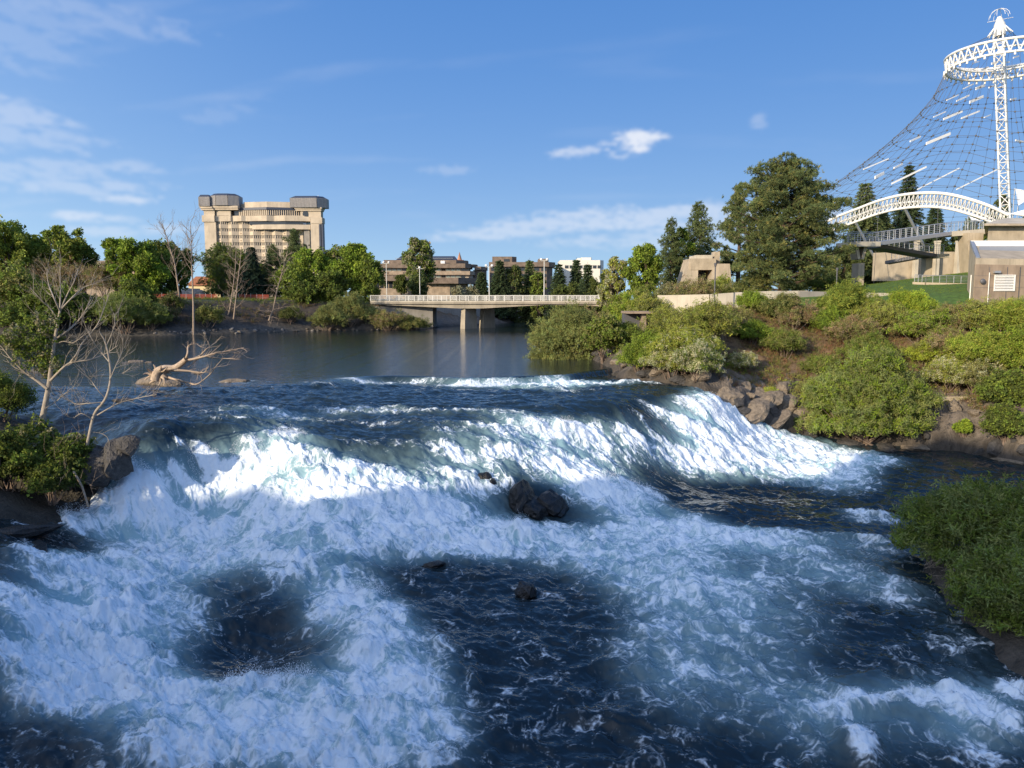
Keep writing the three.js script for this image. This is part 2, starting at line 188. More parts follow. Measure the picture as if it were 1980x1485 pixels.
// the surface height above the level: swells, standing waves, boils, froth
function wave(x, z) {
  const near = x > X0 && x < X1 && z > Z0 && z < Z1;
  if (!near) { const k = step(-68, -62, z); return 0.02 * fbm(x * 0.5, z * 0.3, 2) + (x < X0 ? 0 : 0); }
  const d = clamp(density.get(x, z)), up = step(-58, -50, z), edge = step(Z0, Z0 + 3, z), upstream = step(crestZ(x) - 0.5, crestZ(x) + 3, z);
  const rough = lerp(0.035, 1, upstream) * edge;
  const wx = 0.7 * noise(x * 0.6, z * 0.6 + 4), s = streak.get(x, z), p1 = x * 0.82 + z * 0.57, q1 = z * 0.82 - x * 0.57, p2 = x * 0.74 - z * 0.67, q2 = z * 0.74 + x * 0.67;
  const a = aerated.get(x, z) * upstream; let h = rough * ((0.13 + 0.12 * a) * fbm(x * 0.35 + wx, z * 0.55, 3) * 2 + (0.09 + 0.13 * a) * fbm(p1 * 1.1 + wx, q1 * 1.25, 4) + 0.07 * (ridge(p2 * 0.9 + wx, q2 * 1.2 - wx, 4) - 0.6));
  h += d * upstream * (0.34 * Math.abs(fbm(x * 0.75 + wx, z * 0.75, 2)) * 1.6 + 0.20 * Math.abs(noise(x * 1.9 + wx, z * 1.9)) + 0.14 * Math.abs(noise(x * 4.1, z * 4.1 + wx)) + 0.085 * Math.abs(noise(x * 8.7, z * 8.7)) + 0.04 * noise(x * 17, z * 17) + 0.25 * s);
  h += rough * (0.10 * s + 0.032 * (ridge(p1 * 2.1 + wx * 3, q1 * 2.6 + s * 2, 3) - 0.6) + 0.022 * fbm(x * 5.5 + s * 2, z * 6.5, 3));
  return h;
}
const bumps = [[940, 768, 9, 0.9, 0.08], [1690, 1325, 1.3, 0.75, 0.42], [1660, 1462, 0.85, 0.65, 0.38], [1420, 985, 2.2, 1.6, 0.35], [560, 858, 2.2, 1.3, 0.15], [260, 958, 1.4, 1.0, 0.5], [1190, 955, 1.7, 1.1, 0.45], [430, 925, 2.2, 1.2, 0.15], [1390, 805, 1.4, 1.4, 0.1], [1000, 1040, 1.2, 0.8, 0.45], [720, 1240, 1.5, 1.2, 0.4], [240, 1200, 1.2, 1.2, 0.35], [1670, 1378, 1.1, 0.4, 0.3], [505, 1240, 2.2, 1.6, -0.45], [1340, 1140, 1.6, 0.8, 0.3], [1480, 1130, 1.2, 0.7, 0.25], [1700, 1130, 1, 0.6, 0.2], [1620, 1180, 1.2, 0.6, 0.2]].map(([px, py, rx, rz, h]) => { const p = onWater(px, py); return [p.x, p.z, rx, rz, h]; });
function surface(x, z) { let h = level(x, z) + wave(x, z); for (const [cx, cz, rx, rz, k] of bumps) { const q = ((x - cx) / rx) ** 2 + ((z - cz) / rz) ** 2; if (q < 9) h += k * Math.exp(-q); } return h; }
{
  // sheet of water: rows close together near the falls, wide apart far upstream
  const zs = []; for (let z = -12.5; z > -66;) { zs.push(z); const D = -z; z -= D < 30 ? 0.055 + 0.0016 * (D - 12) : 0.085 + Math.max(0, D - 48) * 0.004; } for (let z = -66, s = 0.2; z > -420;) { zs.push(z); s *= 1.03; z -= s; } zs.push(-420);
  const NX = 760, pos = new Float32Array(zs.length * NX * 3), uv = new Float32Array(zs.length * NX * 2), idx = [];
  zs.forEach((z, j) => { const half = 17 + 0.66 * Math.min(-z, 200), ease = step(-66, -110, z); for (let i = 0; i < NX; i++) {
    const x = lerp(-half, half, i / (NX - 1)) - ease * 0, k = j * NX + i; pos[k * 3] = x; pos[k * 3 + 1] = surface(x, z); pos[k * 3 + 2] = z; uv[k * 2] = (x - TX0) / (TX1 - TX0); uv[k * 2 + 1] = (z - TZ0) / (TZ1 - TZ0);
    if (j && i) idx.push(k - NX - 1, k - 1, k - NX, k - NX, k - 1, k);
  } });
  const g = new THREE.BufferGeometry(); g.setAttribute('position', new THREE.BufferAttribute(pos, 3)); g.setAttribute('uv', new THREE.BufferAttribute(uv, 2)); g.setIndex(new THREE.BufferAttribute(Uint32Array.from(idx, (v, n) => idx[n - n % 3 + [0, 2, 1][n % 3]]), 1)); g.computeVertexNormals();
  if (g.attributes.normal.getY(5) < 0) { const a = g.index.array; for (let i = 0; i < a.length; i += 3) { const t = a[i + 1]; a[i + 1] = a[i + 2]; a[i + 2] = t; } g.computeVertexNormals(); }
  const W = 2048, H = 1608, bmp = new Uint8Array(W * H * 4), col = new Uint8Array(W * H * 4), rou = new Uint8Array(W * H * 4), enc = (v) => 255 * Math.pow(clamp(v), 1 / 2.2);
  for (let j = 0; j < H; j++) for (let i = 0; i < W; i++) {
    const x = lerp(TX0, TX1, (i + 0.5) / W), z = lerp(TZ0, TZ1, (j + 0.5) / H), o = (j * W + i) * 4, rim = step(0, 2.5, Math.min(x - TX0, TX1 - x)) * step(0, 1.5, Math.min(z - TZ0, TZ1 - z)), a0 = aerated.get(x, z) * rim;
    const q = a0 < 0.004 && z < -35 ? { d: 0, cover: 0, fine: 0 } : foamAt(x, z), a = clamp(a0 * 1.15 + q.fine * 0.12) ;
    // deep water is dark blue green; water full of small bubbles is pale green; foam is white
    const bub = step(0.12, 0.95, a);
    let r = lerp(0.010, 0.31, bub), gg = lerp(0.022, 0.50, bub), b = lerp(0.030, 0.55, bub);
    const brown = clamp(step(0.15, 0.6, fbm(x * 0.5 + 60, z * 0.5, 4) + 0.25) * 0.5) * step(26, 33, x) * (1 - bub); r = lerp(r, 0.055, brown); gg = lerp(gg, 0.042, brown); b = lerp(b, 0.018, brown);
    const c = q.cover * q.cover * (3 - 2 * q.cover) * rim;
    col[o] = enc(lerp(r, 0.84, c)); col[o + 1] = enc(lerp(gg, 0.91, c)); col[o + 2] = enc(lerp(b, 0.95, c)); col[o + 3] = 255;
    { const bv = 0.5 + (1 - c) * 0.10 * fbm(x * 3.2 + 2 + z * 1.2, z * 3.4 - x * 1.3, 3) + c * (0.16 * fbm(x * 7, z * 7, 3) + 0.10 * ((q.n ?? 0.5) - 0.5)) + 0.18 * (q.cover - 0.3) * step(0.02, 0.2, a0); bmp[o] = bmp[o + 1] = bmp[o + 2] = 255 * clamp(bv); bmp[o + 3] = 255; }
    const ro = lerp(lerp(0.10, 0.3, bub), 0.95, Math.sqrt(c)); rou[o] = rou[o + 1] = rou[o + 2] = 255 * ro; rou[o + 3] = 255;
  }
  const tc = new THREE.DataTexture(col, W, H), tr = new THREE.DataTexture(rou, W, H), tb = new THREE.DataTexture(bmp, W, H); for (const t of [tc, tr, tb]) { t.magFilter = THREE.LinearFilter; t.needsUpdate = true; } tc.colorSpace = THREE.SRGBColorSpace;
  const bump = rep(texWave, (TX1 - TX0) / 3.4, (TZ1 - TZ0) / 3.4);
  // the still reach above the weir and the rapids below it: same surface, two pieces
  const still = [], fast = [], ia = g.index.array; for (let i = 0; i < ia.length; i += 3) { const x = (pos[ia[i] * 3] + pos[ia[i + 1] * 3] + pos[ia[i + 2] * 3]) / 3, z = (pos[ia[i] * 3 + 2] + pos[ia[i + 1] * 3 + 2] + pos[ia[i + 2] * 3 + 2]) / 3; (z < lerp(-62.5 + 1.2 * noise(x * 0.2, 1), crestZ(x) - 0.2, step(-16, -9.5, x)) ? still : fast).push(ia[i], ia[i + 1], ia[i + 2]); }
  const piece = (list) => { const q = new THREE.BufferGeometry(), used = new Map(), p = [], n = [], u = [], id = new Uint32Array(list.length), N = g.attributes.normal.array; list.forEach((v, i) => { let k = used.get(v); if (k === undefined) { k = used.size; used.set(v, k); p.push(pos[v * 3], pos[v * 3 + 1], pos[v * 3 + 2]); n.push(N[v * 3], N[v * 3 + 1], N[v * 3 + 2]); u.push(uv[v * 2], uv[v * 2 + 1]); } id[i] = k; }); q.setAttribute('position', new THREE.Float32BufferAttribute(p, 3)); q.setAttribute('normal', new THREE.Float32BufferAttribute(n, 3)); q.setAttribute('uv', new THREE.Float32BufferAttribute(u, 2)); q.setIndex(new THREE.BufferAttribute(id, 1)); return q; };
  struct('river', piece(fast), new THREE.MeshPhysicalMaterial({ map: tc, roughness: 1, roughnessMap: tr, bumpMap: tb, bumpScale: 0.22, ior: 1.33 }));
  struct('upper_river', piece(still), new THREE.MeshPhysicalMaterial({ color: new THREE.Color().setRGB(0.010, 0.020, 0.024), roughness: 0.08, bumpMap: bump, bumpScale: 0.06, ior: 1.33 }));
}

// ---------------------------------------------------------------- the land: one sheet with the river's channel cut into it
const shore = [[17, 30], [16.5, -8], [15.5, -20], [16, -26], [17, -31], [19, -34.5], [24, -38], [32, -42], [36, -47], [34.5, -51], [32.5, -55], [27.5, -57.2], [22, -57.6], [19, -56.2], [16.5, -55.5], [13.5, -56.2], [11, -59.5], [8.8, -61.8], [8.2, -68], [7.6, -79], [10, -95], [15, -130], [19, -155], [21, -168], [30, -205], [60, -262], [160, -330],
  [160, -360], [60, -330], [22, -262], [9, -235], [-2, -192], [-9, -180], [-14.5, -170], [-16.2, -153.5], [-20, -150], [-28, -148.5], [-38, -145], [-47, -134], [-56, -126], [-80, -119], [-130, -112], [-190, -110], [-190, -62], [-60, -52], [-30, -42], [-22.5, -38.5], [-19.2, -36.2], [-18.3, -34], [-18.6, -31.5], [-20, -29.5], [-20, -24], [-17.5, -20], [-15, -14], [-14.5, -8], [-15, 30]];
function shoreDist(x, z) {                  // > 0 on land
  let best = 1e9, bx = 0, bz = 0, inside = false;
  for (let i = 0, n = shore.length, j = n - 1; i < n; j = i++) {
    const [ax, az] = shore[j], [cx, cz] = shore[i], dx = cx - ax, dz = cz - az, t = clamp(((x - ax) * dx + (z - az) * dz) / (dx * dx + dz * dz)), px = ax + dx * t, pz = az + dz * t, q = (x - px) ** 2 + (z - pz) ** 2;
    if (q < best) { best = q; bx = px; bz = pz; }
    if ((az > z) !== (cz > z) && x < (cx - ax) * (z - az) / (cz - az) + ax) inside = !inside;
  }
  return [inside ? -Math.sqrt(best) : Math.sqrt(best), bx, bz];
}
const pl = (pts, d) => { if (d <= pts[0][0]) return pts[0][1]; for (let i = 1; i < pts.length; i++) if (d <= pts[i][0]) return lerp(pts[i - 1][1], pts[i][1], (d - pts[i - 1][0]) / (pts[i][0] - pts[i - 1][0])); return pts[pts.length - 1][1]; };
const RISE = [[0, 0], [0.5, 0.10], [2, 0.24], [4, 0.36], [7, 0.52], [10, 0.72], [14, 0.95], [16, 1.0]];
function landInfo(x, z) {
  const [d, bx, bz] = shoreDist(x, z);
  const Y = level(bx, bz);
  if (d <= 0) return { d, y: lerp(Y, Math.min(Y, level(x, z)), step(0, -1.5, d)) - 0.15 - Math.min(3, -d * 0.75), side: 'bed' };
  if (z < -100 && x < lerp(-40, 60, step(-130, -330, z)) - 0 && bx < lerp(5, 60, step(-170, -330, z)) - 3) return { d, y: Y + pl([[0, 0], [1, 0.5], [4, 1.9], [8, 3.9], [13, 5.6], [18, 5.9], [60, 6.2], [300, 9]], d) - 0 + 0, side: 'left' };
  if (x < 0 && z > -100) return { d, y: Y + pl([[0, 0], [0.4, 0.35], [2, 0.75], [8, 1.6], [25, 6], [60, 8]], d), side: 'near' };
  const spit = step(-48, -42, z), top = 10.1;
  const a = lerp(Y, top, pl(RISE, d)) + pl([[16, 0], [18, 0.4], [22, 1.4], [50, 5.2], [75, 6.2], [130, 6.4]], d), b = Y + pl([[0, 0], [0.5, 0.3], [4, 0.8], [14, 2], [30, 8]], d);
  const far = step(-85, -140, z);
  return { d, y: lerp(lerp(a, b, spit), lerp(Y, 10.6, pl([[0, 0], [12, 0.9], [20, 1]], d)), far), side: 'right' };
}
function ground(x, z) { return landInfo(x, z).y; }
const drop = (px, py, D) => { const p = at(px, py, D); p.y = ground(p.x, p.z); return p; };          // on the ground below a point of the photograph
const texSoil = tile(512, (u, v) => { const n = 0.70 + 0.55 * wrap((a, b) => fbm(a * 8, b * 8, 6), u, v) + 0.22 * wrap((a, b) => ridge(a * 22, b * 22, 3) - 0.6, u, v); return [n, n, n]; });
{
  const line = (a, b, n, c) => { const out = []; for (let i = 0; i <= n; i++) out.push(lerp(a, b, i / n)); return out; };
  const xs = [...[-1500, -900, -550, -380, -280, -220], ...line(-190, -62, 50), ...line(-60, -14, 76), ...line(-13, 5, 24), ...line(5.5, 40, 110), ...line(41, 80, 44), 84, 90, 98, 110, 130, 160, 200, 260, 360, 550, 900, 1500];
  const zs = [...[60, 40, 25, 10], ...line(0, -14, 14), ...line(-15, -40, 60), ...line(-40.4, -76, 120), ...line(-77, -120, 60), ...line(-121, -175, 80), ...line(-177, -260, 44), -270, -285, -300, -320, -340, -360, -400, -460, -560, -700, -900, -1300, -2000];
  const n = xs.length, pos = [], col = [], uv = [], idx = [];
  zs.forEach((z, j) => xs.forEach((x, i) => {
    const q = landInfo(x, z), k = j * n + i, rock = fbm(x * 0.3 + 50, z * 0.3, 4), fine = fbm(x * 1.4, z * 1.4, 3), tuft = fbm(x * 0.12 + 4, z * 0.12 + 9, 3);
    let y = q.y, c;
    if (q.side === 'right') {
      const cliff = step(0, 1.5, q.d) * step(13, 6, q.d);
      y += cliff * (0.9 * rock + 0.55 * (ridge(x * 0.55, z * 0.55, 3) - 0.55) + 0.25 * fine) * step(-47, -51, z) + 0.15 * fine * step(16, 13, q.d) * step(0.1, 1, q.d);
      if (q.d > 17.2 && z < -60) c = [0.10 + 0.03 * fine, 0.20 + 0.04 * fine, 0.030];                       // mown lawn
      else { const rk = step(7.5, 3.5, q.d + rock * 3), wet = step(0.1, -0.1, q.d - 0.75 - fine * 1.1); c = [lerp(0.21, 0.20, rk) + 0.07 * fine, lerp(0.135, 0.165, rk) + 0.05 * fine, lerp(0.072, 0.13, rk) + 0.04 * fine]; const gr = step(0.05, 0.4, tuft + fine * 0.4) * (1 - rk) * 0.6; c = [lerp(c[0], 0.10, gr), lerp(c[1], 0.115, gr), lerp(c[2], 0.04, gr)]; const w = wet * 0.7; c = c.map((v) => lerp(v, v * 0.35, w)); }
    } else if (q.side === 'left') {
      y += step(0.2, 2, q.d) * step(16, 10, q.d) * (0.5 * rock + 0.35 * (ridge(x * 0.5, z * 0.5, 3) - 0.55));
      const stone = step(4.5, 1.5, q.d + rock * 2), green = step(11, 17, q.d); c = [lerp(0.088, 0.11, stone) + 0.05 * fine, lerp(0.066, 0.10, stone) + 0.04 * fine, lerp(0.046, 0.085, stone) + 0.03 * fine]; c = [lerp(c[0], 0.06, green), lerp(c[1], 0.10, green), lerp(c[2], 0.03, green)];
    } else if (q.side === 'near') { y += step(0.05, 1.2, q.d) * (0.35 * rock + 0.3 * (ridge(x * 0.9, z * 0.9, 3) - 0.5)); c = [0.07 + 0.04 * fine, 0.062 + 0.035 * fine, 0.048 + 0.03 * fine]; }
    else c = [0.05, 0.045, 0.035];
    pos.push(x, y, z); col.push(...c.map((v) => Math.max(0.01, v))); uv.push(x / 4, z / 4);
    if (i && j) idx.push(k - n - 1, k - n, k - 1, k - 1, k - n, k);
  }));
  const g = new THREE.BufferGeometry(); g.setAttribute('position', new THREE.Float32BufferAttribute(pos, 3)); g.setAttribute('color', new THREE.Float32BufferAttribute(col, 3)); g.setAttribute('uv', new THREE.Float32BufferAttribute(uv, 2)); g.setIndex(idx); g.computeVertexNormals();
  if (g.attributes.normal.getY(5) < 0) { const a = g.index.array; for (let i = 0; i < a.length; i += 3) { const t = a[i + 1]; a[i + 1] = a[i + 2]; a[i + 2] = t; } g.computeVertexNormals(); }
  struct('ground', g, new THREE.MeshStandardMaterial({ vertexColors: true, map: texSoil, bumpMap: rep(texRough, 2), bumpScale: 0.12, roughness: 0.95 }));
}

// ---------------------------------------------------------------- shapes
const V = (x, y, z) => new THREE.Vector3(x, y, z);
function tube(pts, radii, seg = 6, closed = false) {                 // tapered tube through points
  const n = pts.length, pos = [], nor = [], uv = [], idx = []; let up = V(0.31, 0.9, 0.29).normalize(), len = 0; const t = V(0, 0, 0), b = V(0, 0, 0), c = V(0, 0, 0);
  for (let i = 0; i < n; i++) {
    t.subVectors(pts[Math.min(n - 1, i + 1)], pts[Math.max(0, i - 1)]).normalize(); b.crossVectors(t, up); if (b.lengthSq() < 1e-4) b.crossVectors(t, V(1, 0.1, 0)); b.normalize(); c.crossVectors(b, t); up = c.clone();
    if (i) len += pts[i].distanceTo(pts[i - 1]); const r = Array.isArray(radii) ? radii[i] : radii;
    for (let k = 0; k <= seg; k++) { const a = k / seg * 6.28318, x = Math.cos(a), y = Math.sin(a), nx = b.x * x + c.x * y, ny = b.y * x + c.y * y, nz = b.z * x + c.z * y; pos.push(pts[i].x + nx * r, pts[i].y + ny * r, pts[i].z + nz * r); nor.push(nx, ny, nz); uv.push(k / seg, len); }
    if (i) for (let k = 0; k < seg; k++) { const a = (i - 1) * (seg + 1) + k, d = a + seg + 1; idx.push(a, d, a + 1, d, d + 1, a + 1); }
  }
  const g = new THREE.BufferGeometry(); g.setAttribute('position', new THREE.Float32BufferAttribute(pos, 3)); g.setAttribute('normal', new THREE.Float32BufferAttribute(nor, 3)); g.setAttribute('uv', new THREE.Float32BufferAttribute(uv, 2)); g.setIndex(idx); return g;
}
const bar = (a, b, r, seg = 6) => tube([a, b], r, seg);
function box(x0, x1, y0, y1, z0, z1) { const g = new THREE.BoxGeometry(x1 - x0, y1 - y0, z1 - z0).translate((x0 + x1) / 2, (y0 + y1) / 2, (z0 + z1) / 2); return boxUV(g); }
function boxUV(g) { g = g.index ? g.toNonIndexed() : g; g.computeVertexNormals(); const p = g.attributes.position, n = g.attributes.normal, uv = new Float32Array(p.count * 2); for (let i = 0; i < p.count; i++) { const ax = Math.abs(n.getX(i)), ay = Math.abs(n.getY(i)), az = Math.abs(n.getZ(i)); const [u, v] = ay > ax && ay > az ? [p.getX(i), p.getZ(i)] : ax > az ? [p.getZ(i), p.getY(i)] : [p.getX(i), p.getY(i)]; uv[i * 2] = u; uv[i * 2 + 1] = v; } g.setAttribute('uv', new THREE.BufferAttribute(uv, 2)); return g; }
function prism(poly, y0, y1, top = poly) {                           // poly [[x, z]...] bottom, top outline of the same count
  const n = poly.length, pos = [], tri = (a, b, c) => pos.push(...a, ...b, ...c), B = poly.map(([x, z]) => [x, y0, z]), T = top.map(([x, z, y]) => [x, y ?? y1, z]);
  let area = 0; for (let i = 0; i < n; i++) { const [x, z] = poly[i], [u, v] = poly[(i + 1) % n]; area += x * v - u * z; } const fl = area > 0;
  for (let i = 0; i < n; i++) { const j = (i + 1) % n; if (fl) { tri(B[i], T[i], B[j]); tri(B[j], T[i], T[j]); } else { tri(B[i], B[j], T[i]); tri(B[j], T[j], T[i]); } }
  const tris = THREE.ShapeUtils.triangulateShape(poly.map(([x, z]) => new THREE.Vector2(x, z)), []);
  for (const [a, b, c] of tris) { const up = (poly[b][0] - poly[a][0]) * (poly[c][1] - poly[a][1]) - (poly[c][0] - poly[a][0]) * (poly[b][1] - poly[a][1]) < 0; if (up) { tri(T[a], T[b], T[c]); tri(B[a], B[c], B[b]); } else { tri(T[a], T[c], T[b]); tri(B[a], B[b], B[c]); } }
  const g = new THREE.BufferGeometry(); g.setAttribute('position', new THREE.Float32BufferAttribute(pos, 3)); return boxUV(g);
}
function slab(a, b, w, th, lift = 0) {                              // a plank of width w, thickness th from a to b (its top edge line)
  const d = V(0, 0, 0).subVectors(b, a), L = d.length(); d.normalize(); const s = V(-d.z, 0, d.x).normalize().multiplyScalar(w / 2), u = V(0, th, 0), g = new THREE.BufferGeometry();
  const c = [a.clone().add(s), a.clone().sub(s), b.clone().sub(s), b.clone().add(s)], lo = c.map((p) => p.clone().sub(u)), q = [[c[0], c[1], c[2], c[3]], [lo[3], lo[2], lo[1], lo[0]], [c[1], lo[1], lo[2], c[2]], [c[3], lo[3], lo[0], c[0]], [c[0], lo[0], lo[1], c[1]], [c[2], lo[2], lo[3], c[3]]], pos = [];
  for (const [p0, p1, p2, p3] of q) for (const p of [p0, p2, p1, p0, p3, p2]) pos.push(p.x, p.y, p.z);
  g.setAttribute('position', new THREE.Float32BufferAttribute(pos, 3)); g.computeVertexNormals();
  const m = V(0, 0, 0).addVectors(a, b).multiplyScalar(0.5); m.y -= th / 2; const nn = g.attributes.normal, pp = g.attributes.position; if (nn.getX(0) * (pp.getX(0) - m.x) + nn.getY(0) * (pp.getY(0) - m.y) + nn.getZ(0) * (pp.getZ(0) - m.z) < 0) { for (let i = 0; i < pp.count; i += 3) { const t = [pp.getX(i), pp.getY(i), pp.getZ(i)]; pp.setXYZ(i, pp.getX(i + 1), pp.getY(i + 1), pp.getZ(i + 1)); pp.setXYZ(i + 1, ...t); } }
  return boxUV(g);
}
const rgb = (r, g, b) => new THREE.Color().setRGB(r, g, b);
const std = (r, g, b, o = {}) => new THREE.MeshStandardMaterial({ color: rgb(r, g, b), roughness: 0.85, ...o });
const M = {
  concrete: std(0.50, 0.42, 0.31, { map: rep(texStain, 0.22), bumpMap: rep(texRough, 0.6), bumpScale: 0.012 }),
  bridgeConcrete: std(0.40, 0.35, 0.27, { map: rep(texStain, 0.12), bumpMap: rep(texRough, 0.5), bumpScale: 0.01 }),
  paleConcrete: std(0.60, 0.54, 0.43, { map: rep(texStain, 0.12), bumpMap: rep(texRough, 0.5), bumpScale: 0.01 }),
  brownConcrete: std(0.34, 0.26, 0.19, { map: rep(texStain, 0.3), bumpMap: rep(texRough, 0.5), bumpScale: 0.012 }),
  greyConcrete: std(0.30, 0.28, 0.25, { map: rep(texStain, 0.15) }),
  hotel: std(0.60, 0.50, 0.38, { map: rep(texStain, 0.05, 0.08) }), hotelCap: std(0.42, 0.39, 0.37, { map: rep(texStain, 0.3, 0.05) }), seam: std(0.24, 0.23, 0.23), navy: std(0.035, 0.045, 0.075, { roughness: 0.5 }), 
  office: std(0.235, 0.175, 0.13, { map: rep(texGrain, 0.15) }), officeTan: std(0.42, 0.32, 0.225, { map: rep(texGrain, 0.15) }), officeWhite: std(0.72, 0.68, 0.58),
  glass: std(0.03, 0.035, 0.04, { roughness: 0.12 }), glassPale: std(0.30, 0.36, 0.33, { roughness: 0.25 }), mullion: std(0.45, 0.38, 0.29),
  white: std(0.80, 0.78, 0.73, { roughness: 0.45 }), whiteMatt: std(0.78, 0.77, 0.74), steel: std(0.42, 0.43, 0.44, { roughness: 0.4, metalness: 0.5 }), darkSteel: std(0.10, 0.10, 0.11, { roughness: 0.5 }), rail: std(0.66, 0.64, 0.58, { roughness: 0.5 }),
  cable: std(0.10, 0.095, 0.09, { roughness: 0.5 }), roofGrey: std(0.33, 0.33, 0.32), terracotta: std(0.42, 0.16, 0.07, { map: rep(texGrain, 0.3) }), cream: std(0.70, 0.55, 0.30), orange: std(0.26, 0.05, 0.028), copper: std(0.42, 0.20, 0.11), brick: std(0.28, 0.11, 0.07, { map: rep(texGrain, 0.3) }),
  bark: std(0.13, 0.09, 0.065, { map: texBark, bumpMap: texBark, bumpScale: 0.03 }), deadBark: std(0.42, 0.33, 0.25, { map: texBark, bumpMap: texBark, bumpScale: 0.015 }), paleBark: std(0.50, 0.44, 0.36, { map: texBark, bumpMap: texBark, bumpScale: 0.01 }), twig: std(0.20, 0.145, 0.11), drift: std(0.60, 0.47, 0.35, { map: texBark, bumpMap: texBark, bumpScale: 0.02 }),
  rock: std(0.10, 0.092, 0.085, { map: rep(texSoil, 0.7), bumpMap: rep(texRough, 0.9), bumpScale: 0.06, roughness: 0.8 }), wetRock: std(0.011, 0.0105, 0.010, { map: rep(texSoil, 0.7), bumpMap: rep(texRough, 1.2), bumpScale: 0.05, roughness: 0.28 }), tanRock: std(0.30, 0.24, 0.175, { map: rep(texSoil, 0.6), bumpMap: rep(texRough, 0.8), bumpScale: 0.07 }),
  gravel: std(0.38, 0.34, 0.30, { map: rep(texSoil, 1), bumpMap: rep(texRough, 2), bumpScale: 0.1 }), leaf: new THREE.MeshPhysicalMaterial({ color: 0xffffff, roughness: 0.9, transmission: 0.28, thickness: 0, specularIntensity: 0.25 }), needle: new THREE.MeshPhysicalMaterial({ color: 0xffffff, roughness: 0.9, transmission: 0.12, thickness: 0, specularIntensity: 0.3 }),
};

// ---------------------------------------------------------------- leaves: small sprays, each a handful of leaf faces
function leafFaces(leaves) {                                         // [{p, d (along), s (across), l, w}]
  const pos = []; for (const { p, d, s, l, w, bend = 0.12 } of leaves) {
    const n = V(0, 0, 0).crossVectors(d, s).normalize(), a = p, m = p.clone().addScaledVector(d, l * 0.5).addScaledVector(n, l * bend), b = p.clone().addScaledVector(d, l), u = m.clone().addScaledVector(s, w / 2), v = m.clone().addScaledVector(s, -w / 2);
    for (const q of [a, u, v, v, u, b]) pos.push(q.x, q.y, q.z);
  }
  const g = new THREE.BufferGeometry(); g.setAttribute('position', new THREE.Float32BufferAttribute(pos, 3)); g.computeVertexNormals(); return g;
}
const rv = (r) => { const z = r() * 2 - 1, a = r() * 6.2832, s = Math.sqrt(1 - z * z); return V(s * Math.cos(a), z, s * Math.sin(a)); };
function spray(kind, seed) {
  const r = rng(seed), L = [];
  if (kind === 'broad') for (let i = 0; i < 11; i++) { const p = rv(r).multiplyScalar(0.5 * Math.cbrt(r())), d = rv(r); d.y = d.y * 0.6 - 0.1; d.normalize(); const s = V(0, 0, 0).crossVectors(d, rv(r)).normalize(); L.push({ p, d, s, l: 0.34 + 0.2 * r(), w: 0.24 + 0.12 * r() }); }
  if (kind === 'willow') for (let i = 0; i < 15; i++) { const t = r(), p = V((r() - 0.5) * 0.32, t * 0.9 - 0.3, (r() - 0.5) * 0.32), d = rv(r).multiplyScalar(0.8).add(V(0, 0.45, 0)).normalize(), s = V(0, 0, 0).crossVectors(d, rv(r)).normalize(); L.push({ p, d, s, l: 0.34 + 0.25 * r(), w: 0.09 + 0.04 * r() }); }
  if (kind === 'fine') for (let i = 0; i < 16; i++) { const p = rv(r).multiplyScalar(0.5 * Math.cbrt(r())), d = rv(r), s = V(0, 0, 0).crossVectors(d, rv(r)).normalize(); L.push({ p, d, s, l: 0.22 + 0.14 * r(), w: 0.13 + 0.07 * r() }); }
  if (kind === 'needle') for (let i = 0; i < 18; i++) { const d = rv(r).multiplyScalar(0.85).add(V(0, 0.75, 0)).normalize(), s = V(0, 0, 0).crossVectors(d, rv(r)).normalize(); L.push({ p: d.clone().multiplyScalar(0.04).add(V(0, (r() - 0.5) * 0.3, 0)), d, s, l: 0.42 + 0.2 * r(), w: 0.075 }); }
  if (kind === 'fir') for (let i = 0; i < 22; i++) { const t = r(), sd = r() < 0.5 ? -1 : 1, d = V(sd * (0.7 + 0.3 * r()), 1.1 * (r() - 0.65), 0.5 + 0.3 * r()).normalize(), s = V(0, 0, 0).crossVectors(d, rv(r)).normalize(); L.push({ p: V(0, 0.2 * (r() - 0.5), t - 0.5), d, s, l: (0.5 + 0.25 * r()) * (1.15 - 0.5 * t), w: 0.17, bend: -0.08 }); }
  if (kind === 'grass') for (let i = 0; i < 13; i++) { const a = r() * 6.28, d = V(Math.cos(a) * 0.5, 1, Math.sin(a) * 0.5).normalize(), s = V(-Math.sin(a), 0, Math.cos(a)); L.push({ p: V((r() - 0.5) * 0.6, 0, (r() - 0.5) * 0.6), d, s, l: 0.5 + 0.5 * r(), w: 0.06, bend: 0.1 }); }
  return leafFaces(L);
}
const sprays = {}; for (const k of ['broad', 'willow', 'fine', 'needle', 'fir', 'grass']) sprays[k] = spray(k, 11 + k.length);
const UPV = V(0, 1, 0), _q = new THREE.Quaternion(), _m = new THREE.Matrix4(), _s = V(1, 1, 1), _c = new THREE.Color();
function scatter(name, kind, spots, parent, mat = M.leaf) {          // spots: [pos, dir, size, color[3]]
  const im = new THREE.InstancedMesh(sprays[kind], mat, spots.length); im.name = name; im.castShadow = im.receiveShadow = true; im.userData.kind = 'stuff';
  spots.forEach(([p, d, s, c, roll], i) => { _q.setFromUnitVectors(kind === 'fir' ? V(0, 0, 1) : UPV, d); if (roll !== undefined) _q.multiply(new THREE.Quaternion().setFromAxisAngle(kind === 'fir' ? V(0, 0, 1) : UPV, roll)); _m.compose(p, _q, _s.set(s, s, s)); im.setMatrixAt(i, _m); im.setColorAt(i, _c.setRGB(...c)); });
  parent.add(im); return im;
}
